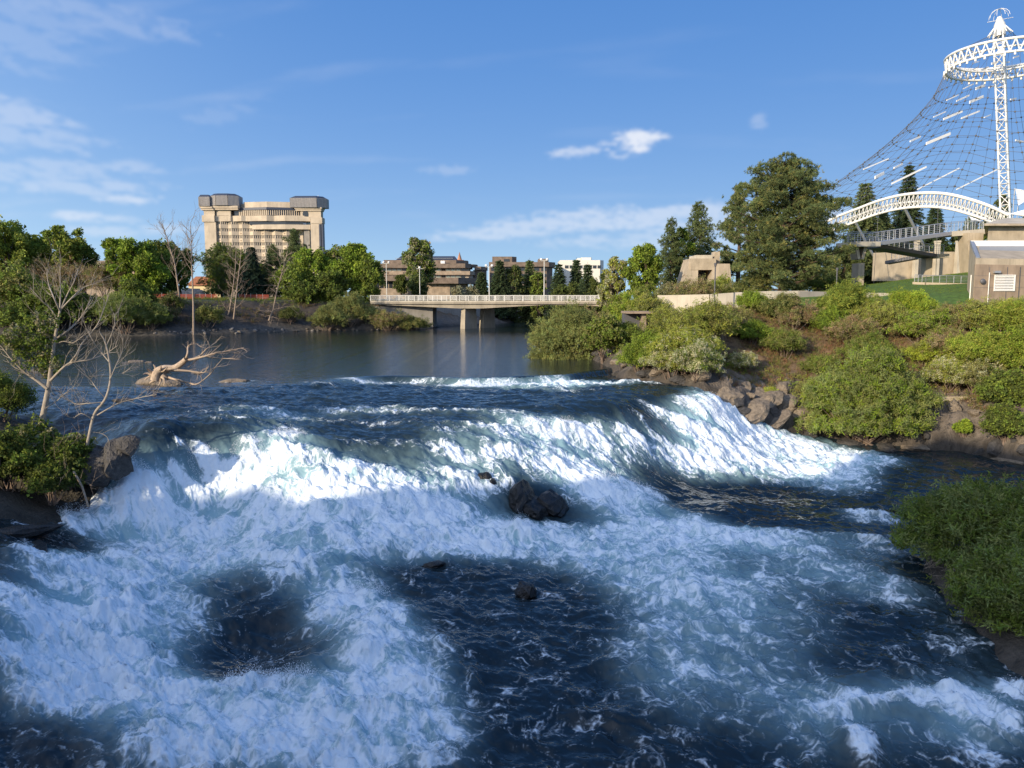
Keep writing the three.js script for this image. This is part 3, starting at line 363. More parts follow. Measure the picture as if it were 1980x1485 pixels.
const PAL = {                                                         // leaf colours, linear
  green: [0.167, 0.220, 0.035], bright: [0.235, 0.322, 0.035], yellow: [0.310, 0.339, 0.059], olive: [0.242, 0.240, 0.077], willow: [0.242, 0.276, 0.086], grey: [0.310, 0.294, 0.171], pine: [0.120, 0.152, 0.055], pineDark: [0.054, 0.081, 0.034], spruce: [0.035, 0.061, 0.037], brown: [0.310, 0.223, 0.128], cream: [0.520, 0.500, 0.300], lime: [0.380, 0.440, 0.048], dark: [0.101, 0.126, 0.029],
};
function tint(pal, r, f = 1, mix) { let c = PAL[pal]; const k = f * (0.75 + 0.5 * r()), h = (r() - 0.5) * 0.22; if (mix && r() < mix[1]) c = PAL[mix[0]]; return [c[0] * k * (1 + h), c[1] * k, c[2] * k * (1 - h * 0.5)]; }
// fill lobes (ellipsoids) with sprays, denser towards the outside
function fillLobes(name, parent, lobes, n, size, kind, pal, r, o = {}) {
  const w = lobes.map((l) => l.r.x * l.r.y + l.r.y * l.r.z + l.r.x * l.r.z), total = w.reduce((a, b) => a + b, 0), spots = [];
  lobes.forEach((l, li) => {
    const k = Math.max(6, Math.round(n * w[li] / total)), f = 0.82 + 0.36 * r();
    for (let i = 0; i < k; i++) {
      const d = rv(r); if (o.dome && d.y < -0.25) d.y = -d.y * 0.5; d.normalize();
      const rr = (0.35 + 0.65 * Math.pow(r(), 0.45)) * (0.86 + 0.6 * noise(d.x * 1.9 + li * 3, d.y * 1.9 + d.z * 1.7)) * (r() < 0.09 ? 1.12 + 0.35 * r() : 1), p = V(l.c.x + d.x * l.r.x * rr, l.c.y + d.y * l.r.y * rr, l.c.z + d.z * l.r.z * rr);
      if (noise(p.x * 1.1 / (o.gap ?? 1) + 7, p.y * 1.1 / (o.gap ?? 1) + p.z * 0.8) < (o.thin ?? -0.55)) continue;
      const dir = d.multiplyScalar(o.out ?? 0.6).add(rv(r).multiplyScalar(0.6)).add(V(0, o.lift ?? 0.2, 0)).normalize();
      spots.push([p, dir, size * (0.65 + 0.7 * r()), tint(pal, r, f, o.mix), r() * 6.28]);
    }
  });
  return scatter(name, kind, spots, parent, kind === 'needle' || kind === 'fir' ? M.needle : M.leaf);
}
function limbPath(a, b, r, bow = 0.12, n = 4) { const L = a.distanceTo(b), out = []; const off = rv(r).multiplyScalar(L * bow); for (let i = 0; i <= n; i++) { const t = i / n; out.push(a.clone().lerp(b, t).addScaledVector(off, Math.sin(t * Math.PI)).add(i && i < n ? rv(r).multiplyScalar(L * 0.025) : V(0, 0, 0))); } return out; }
const taper = (a, b, n) => Array.from({ length: n + 1 }, (_, i) => lerp(a, b, i / n));
function broadleaf(t, h, w, r, o = {}) {
  const low = o.low ?? 0.18, tr = o.trunk ?? h * 0.022, lobes = [], g = [], fork = V((r() - 0.5) * w * 0.06, h * lerp(low, 0.5, 0.5), (r() - 0.5) * w * 0.06);
  g.push(tube(limbPath(V(0, -0.4, 0), fork, r, 0.03), taper(tr * 1.25, tr * 0.8, 4), 7));
  const n = Math.round((o.lobes ?? 13) * 1.9); for (let i = 0; i < n; i++) {
    const u = (i + 0.5) / n, y = lerp(low, 0.93, Math.pow(u, 0.85)), env = Math.sin(Math.PI * clamp((y - low * 0.6) / (1.12 - low * 0.6))) ** 0.7, a = i * 2.4 + r() * 1.2, rad = w * 0.5 * env * (0.25 + 0.62 * r()), lr = w * (o.lobe ?? 0.2) * 0.78 * (0.5 + 0.85 * r()) * (0.6 + 0.4 * env);
    const c = V(Math.cos(a) * rad, y * h - lr * 0.25, Math.sin(a) * rad); lobes.push({ c, r: V(lr, lr * (0.72 + 0.3 * r()), lr) });
    const s = fork.clone().multiplyScalar(lerp(0.7, 1, r())); g.push(tube(limbPath(s, c, r, 0.1), taper(tr * 0.5, tr * 0.1, 4), 5));
  }
  part('trunk', join(g), o.bark ?? M.bark, t); fillLobes('crown', t, lobes, o.n ?? 1400, o.size ?? 0.9, o.kind ?? 'broad', o.pal ?? 'green', r, o);
}
function pineTree(t, h, w, r, o = {}) {                               // open crown of needle clumps on upswept limbs
  const low = o.low ?? 0.1, tr = o.trunk ?? h * 0.02, lobes = [], g = [], n = o.lobes ?? 42;
  const stem = limbPath(V(0, -0.4, 0), V((r() - 0.5) * 0.04 * h, h * 0.97, (r() - 0.5) * 0.04 * h), r, 0.015, 8); g.push(tube(stem, taper(tr * 1.2, tr * 0.12, 8), 7));
  for (let i = 0; i < n; i++) {
    const u = (i + 0.5) / n, y = lerp(low, 0.97, u), sh = o.round ? Math.sin(Math.PI * clamp(0.16 + 0.80 * (y - low) / (1 - low))) ** (o.pow ?? 0.75) : Math.pow(1.03 - (y - low) / (1 - low), 0.8) * step(-0.15, 0.2, y - low), a = i * 2.4 + r(); let len = w * 0.5 * sh * (o.round ? 0.42 + 0.66 * r() : 0.6 + 0.5 * r()); const lr = Math.max(0.28, w * (o.lobe ?? 0.11) * (0.7 + 0.6 * r()) * (0.5 + 0.5 * sh));
    if (!o.round) len *= 1.3; const c = V(Math.cos(a) * (len - lr * 0.6), y * h + len * (o.up ?? 0.12), Math.sin(a) * (len - lr * 0.6)), s = stem[Math.min(8, Math.floor(y * 8))].clone(); s.y = y * h * 0.96;
    const fl = o.flat ?? 0.72; lobes.push({ c, r: V(lr * 1.2, lr * fl, lr * 1.2) }); if (len > lr * 1.6) lobes.push({ c: s.clone().lerp(c, 0.55), r: V(lr * 0.95, lr * fl * 0.75, lr * 0.95) });
    g.push(tube(limbPath(s, c, r, 0.06, 3), taper(tr * 0.3, tr * 0.06, 3), 4));
  }
  part('trunk', join(g), o.bark ?? M.bark, t); fillLobes('crown', t, lobes, o.n ?? 2200, o.size ?? 0.8, 'needle', o.pal ?? 'pine', r, { out: 0.8, lift: 0.45, ...o });
}
function firTree(t, h, w0, r, o = {}) { const w = w0 * 1.3;                                // tiers of drooping boughs
  const low = o.low ?? 0.05, spots = [], g = [], tr = h * 0.016; g.push(tube([V(0, -0.4, 0), V(0, h * 0.5, 0), V(0, h, 0)], [tr, tr * 0.6, 0.02], 6));
  const tiers = Math.round((o.tiers ?? 24) * 1.3); for (let i = 0; i < tiers; i++) {
    const u = i / tiers, y = lerp(low, 0.98, u), L = w * 0.5 * Math.pow(1 - u, o.pow ?? 0.85) * (0.8 + 0.35 * r()) + 0.12, nb = Math.max(5, Math.round(13 * (1 - u * 0.5)));
    for (let b = 0; b < nb; b++) { const a = b / nb * 6.283 + i * 1.3 + r() * 0.4, bl = L * (0.75 + 0.4 * r()), dr = (o.droop ?? 0.28) * bl, ns = Math.max(2, Math.round(bl / ((o.size ?? 0.8) * 0.42)));
      for (let s = 0; s < ns; s++) { const k = (s + 0.6 + 0.4 * r()) / ns, p = V(Math.cos(a) * bl * k, y * h - dr * k * k + 0.12 * bl * k, Math.sin(a) * bl * k); spots.push([p, V(Math.cos(a), -0.35 * k + 0.1, Math.sin(a)).normalize(), (o.size ?? 0.8) * (0.75 + 0.5 * r()) * (1.1 - 0.3 * k), tint(o.pal ?? 'pineDark', r, 1.05), (r() - 0.5) * 0.8]); }
      if (bl > 0.8) g.push(bar(V(0, y * h, 0), V(Math.cos(a) * bl * 0.9, y * h - dr * 0.7, Math.sin(a) * bl * 0.9), tr * 0.13, 3)); }
  }
  part('trunk', join(g), M.bark, t); scatter('crown', 'fir', spots, t, M.needle);
}
function shrub(t, w, h, r, o = {}) {
  const lobes = [], g = [], n = Math.round((o.lobes ?? 8) * 1.5); for (let i = 0; i < n; i++) { const a = i * 2.4 + r(), k = Math.sqrt((i + 0.3) / n), rad = w * 0.36 * k, y = h * (0.24 + 0.50 * (1 - k * k * 0.75) * (0.55 + 0.65 * r())), lr = w * (o.lobe ?? 0.2) * (0.5 + 0.85 * r()), c = V(Math.cos(a) * rad * (0.75 + 0.5 * r()), y, Math.sin(a) * rad * (o.deep ?? 0.8)); lobes.push({ c, r: V(lr, Math.min(lr, h * 0.36) * (0.8 + 0.3 * r()), lr) }); g.push(tube(limbPath(V((r() - 0.5) * w * 0.15, -0.4, (r() - 0.5) * w * 0.15), c, r, 0.12, 3), taper(0.012 * h + 0.012, 0.012, 3), 4)); }
  lobes.push({ c: V(0, h * 0.3, 0), r: V(w * 0.42, h * 0.32, w * 0.36) }); if (o.skirt) for (let i = 0; i < 12; i++) { const a = i / 12 * 6.283; lobes.push({ c: V(Math.cos(a) * w * 0.36, h * 0.14, Math.sin(a) * w * 0.36 * (o.deep ?? 0.8)), r: V(w * 0.13, h * 0.16, w * 0.13) }); }
  part('stems', join(g), o.bark ?? M.twig, t); const f = fillLobes('foliage', t, lobes, o.n ?? 1300, o.size ?? 0.4, o.kind ?? 'fine', o.pal ?? 'green', r, { dome: true, ...o }); return f;
}
// a bare tree: stem, limbs, twigs; each limb a mesh with the twigs it carries
function twigs(g, a, dir, len, rad, r, depth, o) {
  const n = 4, pts = [a.clone()]; let d = dir.clone(), p = a.clone(); for (let i = 0; i < n; i++) { d.add(rv(r).multiplyScalar(o.crook ?? 0.22)).add(V(0, o.rise ?? 0.1, 0)).normalize(); p = p.clone().addScaledVector(d, len / n); pts.push(p); }
  g.push(tube(pts, taper(rad, rad * 0.35, n), depth > 1 ? 5 : 3));
  if (depth > 0) { const k = o.split ?? 3; for (let i = 0; i < k; i++) { const t = 1 + Math.floor(r() * n), q = rv(r).multiplyScalar(o.spread ?? 0.75).add(d).normalize(); twigs(g, pts[t], q, len * (0.45 + 0.25 * r()), Math.max(o.min ?? 0.008, rad * 0.45), r, depth - 1, o); } }
}
function bareTree(t, stem, radii, limbs, r, o = {}) {
  const mat = o.mat ?? M.deadBark; part('trunk', tube(stem, radii, 8), mat, t);
  for (const [k, dir, len, rad, depth = 2] of limbs) { const i = Math.min(stem.length - 2, Math.floor(k)), p = stem[i].clone().lerp(stem[i + 1], k - i), g = []; twigs(g, p, dir.clone().normalize(), len, rad, r, depth, o); part('limb', join(g), mat, t); }
}
function rockGeo(sx, sy, sz, seed, det = 4, rough = 0.35, cuts = 19) {
  let g = new THREE.IcosahedronGeometry(1, det); const p = g.attributes.position, r = rng(seed), planes = Array.from({ length: cuts }, () => { const n = rv(r); n.y *= 0.7; return [n.normalize(), 0.55 + 0.33 * r()]; }), v = V(0, 0, 0);
  for (let i = 0; i < p.count; i++) { v.fromBufferAttribute(p, i); let m = 1; for (const [n, d] of planes) { const k = v.dot(n); if (k > 1e-3) m = Math.min(m, d / k); } const q = fbm(v.x * 2.2 + seed, v.y * 2.2 + v.z * 1.9, 4); m *= 1 + q * rough * 0.45 - rough * 0.22 * Math.pow(Math.max(0, ridge(v.x * 1.7 + seed, v.y * 2.6 + v.z * 1.5, 2) - 0.45), 2); p.setXYZ(i, v.x * m * sx, v.y * m * sy, v.z * m * sz); }
  g.computeVertexNormals(); return boxUV(g);
}

// ---------------------------------------------------------------- the tall brick mill on the bank behind the camera; its shadow lies over the lower rapids
{
  const t = thing('brick_mill', 'tall brick mill behind the viewer whose shadow covers the lower rapids', 'building');
  const A = [-19, -5.2], B = [-72, 15], C = [-6, 30], D = [-62, 50], along = (k) => [lerp(A[0], B[0], k), lerp(A[1], B[1], k)], depth = ([x, z], d) => [x + 0.356 * d, z + 0.934 * d];
  const block = (k0, k1, d, top) => { const q = [along(k0), along(k1), depth(along(k1), d), depth(along(k0), d)]; part('wall', prism(q, 3, top - 0.7), M.brick, t); const e = [along(k0 - 0.005), along(k1 + 0.005), depth(along(k1 + 0.005), d + 0.3), depth(along(k0 - 0.005), d + 0.3)].map(([x, z]) => [x - 0.09, z - 0.24]); part('parapet', prism(e, top - 0.7, top), M.concrete, t); };
  block(0.115, 0.68, 34, 20.4); block(-0.03, 0.11, 37, 23.8); block(0.685, 1.0, 30, 22.4);
  for (let f = 0; f < 4; f++) for (let i = 0; i < 13; i++) { const k = (i + 0.5) / 13, x = lerp(A[0], B[0], k), z = lerp(A[1], B[1], k), g = box(-1, 1, 7 + f * 3.4, 9.1 + f * 3.4, -0.12, 0.12).rotateY(Math.atan2(20.2, 53)).translate(x - 0.02, 0, z - 0.06); part('window', g, M.glass, t); }
}
// ---------------------------------------------------------------- road bridge upstream
const post = (g, x, y0, y1, z, r) => g.push(box(x - r, x + r, y0, y1, z - r, z + r));
{
  const D = 155, mx = D / F, X = (px) => at(px, 580, D).x, Y = (py) => at(990, py, D).y;
  const t = thing('road_bridge', 'long low concrete road bridge with white railing crossing the river', 'bridge', [0, 0, 0]);
  const xa = X(716), xb = X(1215), deck = Y(583.5), N = 60, wz = 9.5, soff = (x) => { const px = x / mx + CX; return Y(pl([[700, 589], [760, 590.5], [888, 596.5], [930, 596.5], [1054, 589.5], [1130, 590.5], [1215, 596]], px)); };
  const up = [], lo = []; for (let i = 0; i <= N; i++) { const x = lerp(xa, xb, i / N); up.push([x, deck - 0.42]); lo.push([x, soff(x)]); }
  const sh = new THREE.Shape(); up.forEach(([x, y], i) => i ? sh.lineTo(x, y) : sh.moveTo(x, y)); lo.reverse().forEach(([x, y]) => sh.lineTo(x, y));
  for (const z of [-D - 1.1, -D - wz + 0.4]) part('girder', boxUV(new THREE.ExtrudeGeometry(sh, { depth: 0.7, bevelEnabled: false }).translate(0, 0, z)), M.bridgeConcrete, t);
  part('deck', box(xa, xb, deck - 0.42, deck, -D - wz, -D), M.bridgeConcrete, t);
  for (const z of [-D - 0.12, -D - wz + 0.12]) { part('kerb', box(xa, xb, deck + 0.002, deck + 0.2, z - 0.12, z + 0.1), M.paleConcrete, t);
    const n = 27, sp = (xb - xa) / n; for (let i = 0; i <= n; i++) { const g = []; post(g, xa + i * sp, deck + 0.2, deck + 1.3, z, 0.06); part('post', g, M.rail, t);
      if (i < n) { const q = []; q.push(box(xa + i * sp + 0.06, xa + (i + 1) * sp - 0.06, deck + 1.22, deck + 1.30, z - 0.05, z + 0.05), box(xa + i * sp + 0.06, xa + (i + 1) * sp - 0.06, deck + 0.32, deck + 0.37, z - 0.03, z + 0.03)); for (let k = 1; k < 15; k++) q.push(box(xa + (i + k / 15) * sp - 0.016, xa + (i + k / 15) * sp + 0.016, deck + 0.37, deck + 1.22, z - 0.016, z + 0.016)); part('railing_panel', q, M.rail, t); } } }
  for (const [px, dz, ang] of [[905, 2.4, 0.93], [940, 7.2, 0.93]]) { const x = X(px), g = prism([[-2.2, -0.7], [2.2, -0.7], [2.2, 0.7], [-2.2, 0.7]], UP - 3, soff(x) + 0.05, [[-1.7, -0.5], [1.7, -0.5], [1.7, 0.5], [-1.7, 0.5]]); part('pier', g.rotateY(ang).translate(x, 0, -D - dz), M.bridgeConcrete, t); }
  part('abutment', prism([[X(700), -D - 0.6], [X(834), -D - 2.5], [X(836), -D - 9], [X(700), -D - 9.3]], UP - 2, Y(592)), M.greyConcrete, t);
  part('abutment', prism([[X(1185), -D - 0.8], [X(1260), -D - 0.8], [X(1260), -D - 9], [X(1190), -D - 9]], UP - 2, Y(592)), M.greyConcrete, t);
}
{ // bank wall below and behind the bridge
  const p = [at(836, 640, 176), at(892, 640, 184), at(955, 640, 196)]; 
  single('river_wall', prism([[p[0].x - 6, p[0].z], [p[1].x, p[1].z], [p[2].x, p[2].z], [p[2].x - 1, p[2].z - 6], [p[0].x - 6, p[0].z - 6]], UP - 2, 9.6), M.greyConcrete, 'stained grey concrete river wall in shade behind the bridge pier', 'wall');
}
function lamp(px, top, D, label, two = true, foot = null) {
  const b = drop(px, 575, D); if (foot !== null) b.y = foot + 0.3; const h = at(px, top, D).y - b.y, t = thing('street_lamp', label, 'street lamp', b, 0, 'street lamps by the bridge'); const k = D / F;
  part('pole', tube([V(0, -0.3, 0), V(0, h - 0.5, 0)], [0.11, 0.075], 8), M.rail, t);
  part('arm', bar(V(-0.75, h - 0.45, 0), V(0.75, h - 0.45, 0), 0.06, 6), M.rail, t);
  for (const s of two ? [-1, 1] : [0]) part('globe', new THREE.SphereGeometry(0.3, 14, 10).scale(1, 0.85, 1).translate(s * 0.62, h - 0.15, 0), M.whiteMatt, t);
}
const deckTop = at(990, 583.5, 155).y; lamp(1052, 500, 163.6, 'tall pale street lamp with twin heads above the bridge middle', true, deckTop); lamp(946, 512, 163.6, 'pale street lamp over the bridge pier before the dark conifers', true, deckTop); lamp(812, 516, 182, 'single globe street lamp before the trunk of the tall cottonwood', false); lamp(748, 506, 190, 'twin-headed street lamp before the office windows at the bridge end');

// ---------------------------------------------------------------- the hotel
{
  const D = 330, k = D / F, base = 11, px2 = (cx) => 370 + cx / 7.071, py2 = (cy) => 360 + cy / 7.071, X = (cx) => at(px2(cx), 450, D).x, Y = (cy) => at(500, py2(cy), D).y;
  const t = thing('hotel_tower_block', 'tall tan concrete hotel with grey capped corner towers behind the trees', 'hotel'); const Z = -D, m = (c) => c / 7.071 * k;
  part('wall', box(X(345), X(1500), base - 1, Y(230), Z - 16, Z - 3.2), M.hotel, t);
  // saw-tooth bays: wide faces turned away from the sun, narrow faces towards it
  const xs = [345, 403, 495, 550, 640, 700, 785, 845, 940, 1000, 1090, 1145, 1235, 1300, 1392], d = m(38), zs = xs.map((_, i) => i === 0 ? Z - d * 0.7 : i % 2 ? Z : Z - d);
  const floors = [[520, 575]]; for (let f = 1; f < 12; f++) floors.push([520 + 96.5 * f, 573 + 96.5 * f]);
  for (let f = 0; f < floors.length; f++) for (let i = 0; i + 1 < xs.length; i++) {
    const x0 = X(xs[i]), x1 = X(xs[i + 1]), z0 = zs[i], z1 = zs[i + 1], [ya, yb] = floors[f], poly = (o, p) => [[x0, z0 + o], [x1, z1 + o], [x1, Math.min(z0, z1) - p], [x0, Math.min(z0, z1) - p]];
    if (Y(yb) < base) continue; part('spandrel', prism(poly(0, 3), Y(yb), Y(ya)), M.hotel, t);
    if (f > 3 && f < 9 && false) continue;
    const w = part('window', prism(poly(-0.45, 2.8), Y(ya) + 0.001, Y(ya - 43)), M.glass, t), n = i % 2 ? 4 : 3, q = [], L = Math.hypot(x1 - x0, z1 - z0), ux = (x1 - x0) / L, uz = (z1 - z0) / L; for (let j = 0; j <= n; j++) { const s = lerp(0.12, L - 0.12, j / n), x = x0 + ux * s, z = z0 + uz * s - 0.38; q.push(box(x - 0.13, x + 0.13, Y(ya), Y(ya - 43), z - 0.1, z + 0.16)); } part('window_frame', q, M.mullion, w);
    if (i % 4 === 0 && f > 0 && f < 8) { const cx = (x0 + x1) / 2, cz = (z0 + z1) / 2, g = []; for (let s = 0; s < 3; s++) g.push(box(-m(14), m(14), s * 0.18 - 0.3, s * 0.18 - 0.2, 0, 0.1)); part('vent', join(g).rotateY(-Math.atan2(z1 - z0, x1 - x0)).translate(cx, (Y(ya) + Y(yb)) / 2, cz + 0.03), M.officeTan, t); }
  }
  // projecting upper storeys
  const band = (pts, ya, yb, mat = M.hotel, back = 6, nm = 'parapet') => part(nm, prism([...pts.map(([x, z]) => [X(x), Z + m(z)]), [X(pts[pts.length - 1][0]), Z - back], [X(pts[0][0]), Z - back]], Y(yb), Y(ya)), mat, t);
  band([[330, 8], [388, -10], [545, 5], [566, -20], [700, 30], [752, 10], [1055, 60], [1140, 20], [1300, 55], [1630, 5]], 405, 480); band([[835, 2], [1000, 40], [1300, 55], [1630, 8]], 528, 592, M.hotel, 6, 'balcony'); band([[800, 0], [1300, 20], [1530, -8]], 480, 530, M.glass, 5, 'window');
  band([[560, -55], [745, -30], [1055, 30], [1480, -40]], 322, 405, M.glass, 5, 'window');
  { const g = []; for (let c = 655; c < 1475; c += 28) { const z = pl([[560, -55], [745, -30], [1055, 30], [1480, -40]], c); g.push(box(X(c) - 0.12, X(c) + (c < 1055 ? 0.42 : 0.16), Y(400), Y(330), Z + m(z), Z + m(z) + 0.5)); } part('mullion', g, M.hotel, t); }
  band([[655, -40], [755, -10], [1055, 58], [1500, -40]], 292, 326, M.navy, 6, 'eave'); band([[705, -60], [785, -40], [1055, 15], [1380, -45]], 212, 294);
  // corner towers
  const tower = (x0, x1, z1, z0, y0, y1, mat, name = 'tower') => part(name, box(X(x0), X(x1), Y(y0), Y(y1), Z + m(z0), Z + m(z1)), mat, t);
  tower(188, 345, 20, -120, 1500, 490, M.hotel); tower(165, 335, 35, -130, 490, 402, M.hotel); tower(188, 335, 18, -120, 402, 332, M.hotel); tower(350, 545, -5, -120, 402, 326, M.hotel); tower(160, 330, 40, -140, 332, 308, M.hotel); tower(148, 318, 52, -150, 308, 282, M.hotel, 'cornice'); tower(330, 655, 25, -140, 326, 300, M.hotel, 'cornice'); tower(318, 660, 38, -150, 300, 272, M.hotel, 'cornice');
  const cap = (pts, ya, yb, mat, back) => { const P = [...pts.map(([x, z]) => [X(x), Z + m(z)]), [X(pts[pts.length - 1][0]), Z - m(back)], [X(pts[0][0]), Z - m(back)]], c = P.reduce((s, p) => [s[0] + p[0] / P.length, s[1] + p[1] / P.length], [0, 0]); const b = part('roof_cap', prism(P, Y(yb), Y(ya)), mat, t); part('cap_roof', prism(P, Y(ya) + 0.002, Y(ya) + 0.9, P.map(([x, z]) => [lerp(x, c[0], 0.25), lerp(z, c[1], 0.25)])), M.navy, b);
    for (let s = 0; s + 1 < pts.length; s++) { const [xa, za] = pts[s], [xb, zb] = pts[s + 1], n = Math.round(Math.abs(xb - xa) / 15), g = []; for (let j = 0; j <= n; j++) { const x = X(lerp(xa, xb, j / n)), z = Z + m(lerp(za, zb, j / n)); g.push(box(x - 0.05, x + 0.05, Y(yb), Y(ya), z - 0.1, z + 0.12)); } part('seam', g, M.seam, b); } };
  cap([[130, 30], [150, 62], [290, 66]], 152, 280, M.hotelCap, 160); cap([[290, 20], [372, 60], [537, 60], [660, 5]], 134, 268, M.hotelCap, 170); 
  tower(1640, 1790, 25, -110, 1500, 510, M.hotel); tower(1640, 1800, 32, -120, 510, 430, M.hotel); tower(1500, 1780, 10, -110, 430, 340, M.hotel); tower(1440, 1790, 30, -130, 340, 315, M.hotel, 'cornice'); tower(1430, 1800, 42, -140, 315, 292, M.hotel, 'cornice'); cap([[1378, 60], [1742, 72], [1856, -40]], 168, 296, M.hotelCap, 150);
  { const s = new THREE.Shape(); const hw = m(36); s.moveTo(-hw, 0); s.lineTo(hw, 0); s.lineTo(hw, m(40)); s.absarc(0, m(40), hw, 0, Math.PI); part('arched_window', new THREE.ExtrudeGeometry(s, { depth: 0.2, bevelEnabled: false }).translate(X(1570), Y(415), Z + m(10)), M.glass, t); }
  for (const c of [1752, 1775]) part('window', box(X(c), X(c) + 1.0, Y(1200), Y(520), Z - m(60), Z + m(25) + 0.06), M.navy, t);
  tower(1535, 1610, -20, -60, 1500, 600, M.greyConcrete, 'wall'); for (const c of [1590, 1650, 1690]) part('antenna_dish', new THREE.SphereGeometry(m(16), 10, 8).translate(X(c), Y(132), Z - 6), M.whiteMatt, t); part('antenna', bar(V(X(1700), Y(150), Z - 6), V(X(1700), Y(98), Z - 6), 0.12), M.whiteMatt, t); part('antenna', bar(V(X(208), Y(150), Z - 6), V(X(208), Y(112), Z - 6), 0.2), M.steel, t);
  part('roof_plant', prism([[X(725), Z - 8], [X(800), Z - 8], [X(800), Z - 12], [X(725), Z - 12]], Y(230), Y(180), [[X(725), Z - 8, Y(178)], [X(800), Z - 8, Y(208)], [X(800), Z - 12, Y(208)], [X(725), Z - 12, Y(178)]]), M.navy, t);
}
// ---------------------------------------------------------------- offices beyond the bridge
function office(name, label, D, parts) {
  const t = thing(name, label, 'building'), X = (px) => at(px, 540, D).x, Y = (py) => at(900, py, D).y;
  for (const [nm, x0, x1, x2, ya, yb, z, mat] of parts) part(nm, prism([[X(x0), -D + z], [X(x1), -D + z], [X(x2), -D + z - Math.abs(X(x2) - X(x1)) * 1.1 - 0.4], [X(x2), -D - 14], [X(x0), -D - 14]], Y(yb), Y(ya)), mat, t);
  return { t, X, Y };
}
{
  const D = 228, o = office('office_building', 'wide brown office building with stacked window bands behind the bridge', D, [
    ['parapet', 737, 880, 901, 501, 511, -5, M.office], ['parapet', 723, 899, 909, 509, 517.5, -1.5, M.office], ['wall', 724, 896, 905, 517.5, 524, -3.2, M.mullion], ['spandrel', 723, 908, 916, 523.5, 531, -2, M.officeTan], ['wall', 724, 905, 912, 531, 537.5, -3.2, M.mullion],
    ['fascia', 715, 791, 796, 533, 543.5, 2.2, M.office], ['fascia', 822, 887, 921, 537, 548.5, 2.2, M.office], ['wall', 722, 789, 794, 543.5, 580, 0.2, M.officeTan], ['wall', 826, 870, 900, 548.5, 582, 0.2, M.officeTan], ['wall', 789, 830, 834, 537, 580, -2.4, M.office], ['parapet', 915, 928, 940, 513, 520, -8, M.office], ['wall', 912, 930, 938, 520, 560, -9, M.office], ['parapet', 900, 912, 920, 509, 514, -7, M.office]]);
  for (const [ya, yb] of [[518.5, 523.4], [532, 536.8]]) for (let i = 0; i < 18; i++) { const px = 727 + i * 9.6; if (px > 892) break; part('window', box(o.X(px), o.X(px + 7.6), o.Y(yb), o.Y(ya), -D - 3.6, -D - 3.1), i % 4 === 1 ? M.glass : M.glassPale, o.t); }
  for (let i = 0; i < 7; i++) part('window', box(o.X(726.5 + i * 8.6), o.X(733 + i * 8.6), o.Y(557), o.Y(545), -D - 0.4, -D + 0.28), M.glass, o.t);
  for (const px of [739, 777]) { const g = []; for (let s = 0; s < 4; s++) g.push(box(o.X(px), o.X(px + 11), o.Y(529.5) + s * 0.2, o.Y(529.5) + s * 0.2 + 0.12, -D - 2, -D - 1.9)); part('vent', g, M.office, o.t); }
  part('rooftop_vent', box(o.X(851), o.X(859), o.Y(509), o.Y(503.5), -D - 4, -D - 2), M.whiteMatt, o.t);
  const P = [[o.X(757), -D - 7], [o.X(882), -D - 7], [o.X(882), -D - 13], [o.X(757), -D - 13]]; part('glass_roof', prism(P, o.Y(502), o.Y(492), [[o.X(767), -D - 9], [o.X(875), -D - 9], [o.X(875), -D - 11], [o.X(767), -D - 11]]), M.navy, o.t); part('glazing_bar', box(o.X(757), o.X(872), o.Y(496.9), o.Y(496.2), -D - 8.2, -D - 7.7), M.steel, o.t);
}
{
  const D = 246, o = office('office_block', 'dark brown stepped office block behind the conifers past the bridge', D, [['wall', 951, 990, 999, 494, 580, -6, M.office], ['parapet', 945, 1062, 1075, 506, 515, -2, M.office], ['wall', 946, 1058, 1070, 515, 580, -3, M.office], ['wall', 1042, 1056, 1062, 499, 520, -4, M.office], ['fascia', 1005, 1030, 1038, 548, 556, 4, M.office]]);
  for (let r = 0; r < 3; r++) for (let i = 0; i < 8; i++) part('window', box(o.X(949 + i * 14), o.X(959 + i * 14), o.Y(523 + r * 12), o.Y(517 + r * 12), -D - 3.4, -D - 2.9), M.glass, o.t); part('window', box(o.X(974), o.X(985), o.Y(504), o.Y(499), -D - 6.4, -D - 5.9), M.glass, o.t);
  const W = 262, w = office('white_building', 'cream white flat-roofed building rising behind the dark conifers', W, [['wall', 1083, 1160, 1168, 503, 580, 0, M.officeWhite], ['wall', 1125, 1144, 1146, 497, 505, -3, M.officeWhite], ['wall', 1119, 1124, 1125, 498, 505, -3, M.officeWhite]]);
  for (let i = 0; i < 8; i++) part('window', box(w.X(1092 + i * 9), w.X(1099 + i * 9), w.Y(519), w.Y(513), -W - 0.4, -W + 0.1), M.glass, w.t);
  const s = at(888.5, 487, 300), b = thing('church_spire', 'small copper topped church spire peeping over the office roof', 'spire', [s.x, 0, -300]); const k = 300 / F; part('tower', box(-8 * k, 8 * k, 8, at(888, 503, 300).y, -8 * k, 8 * k), M.brick, b); part('spire_roof', new THREE.ConeGeometry(5.2 * k, 16 * k, 6).translate(0, at(888, 495, 300).y, 0), M.copper, b);
}
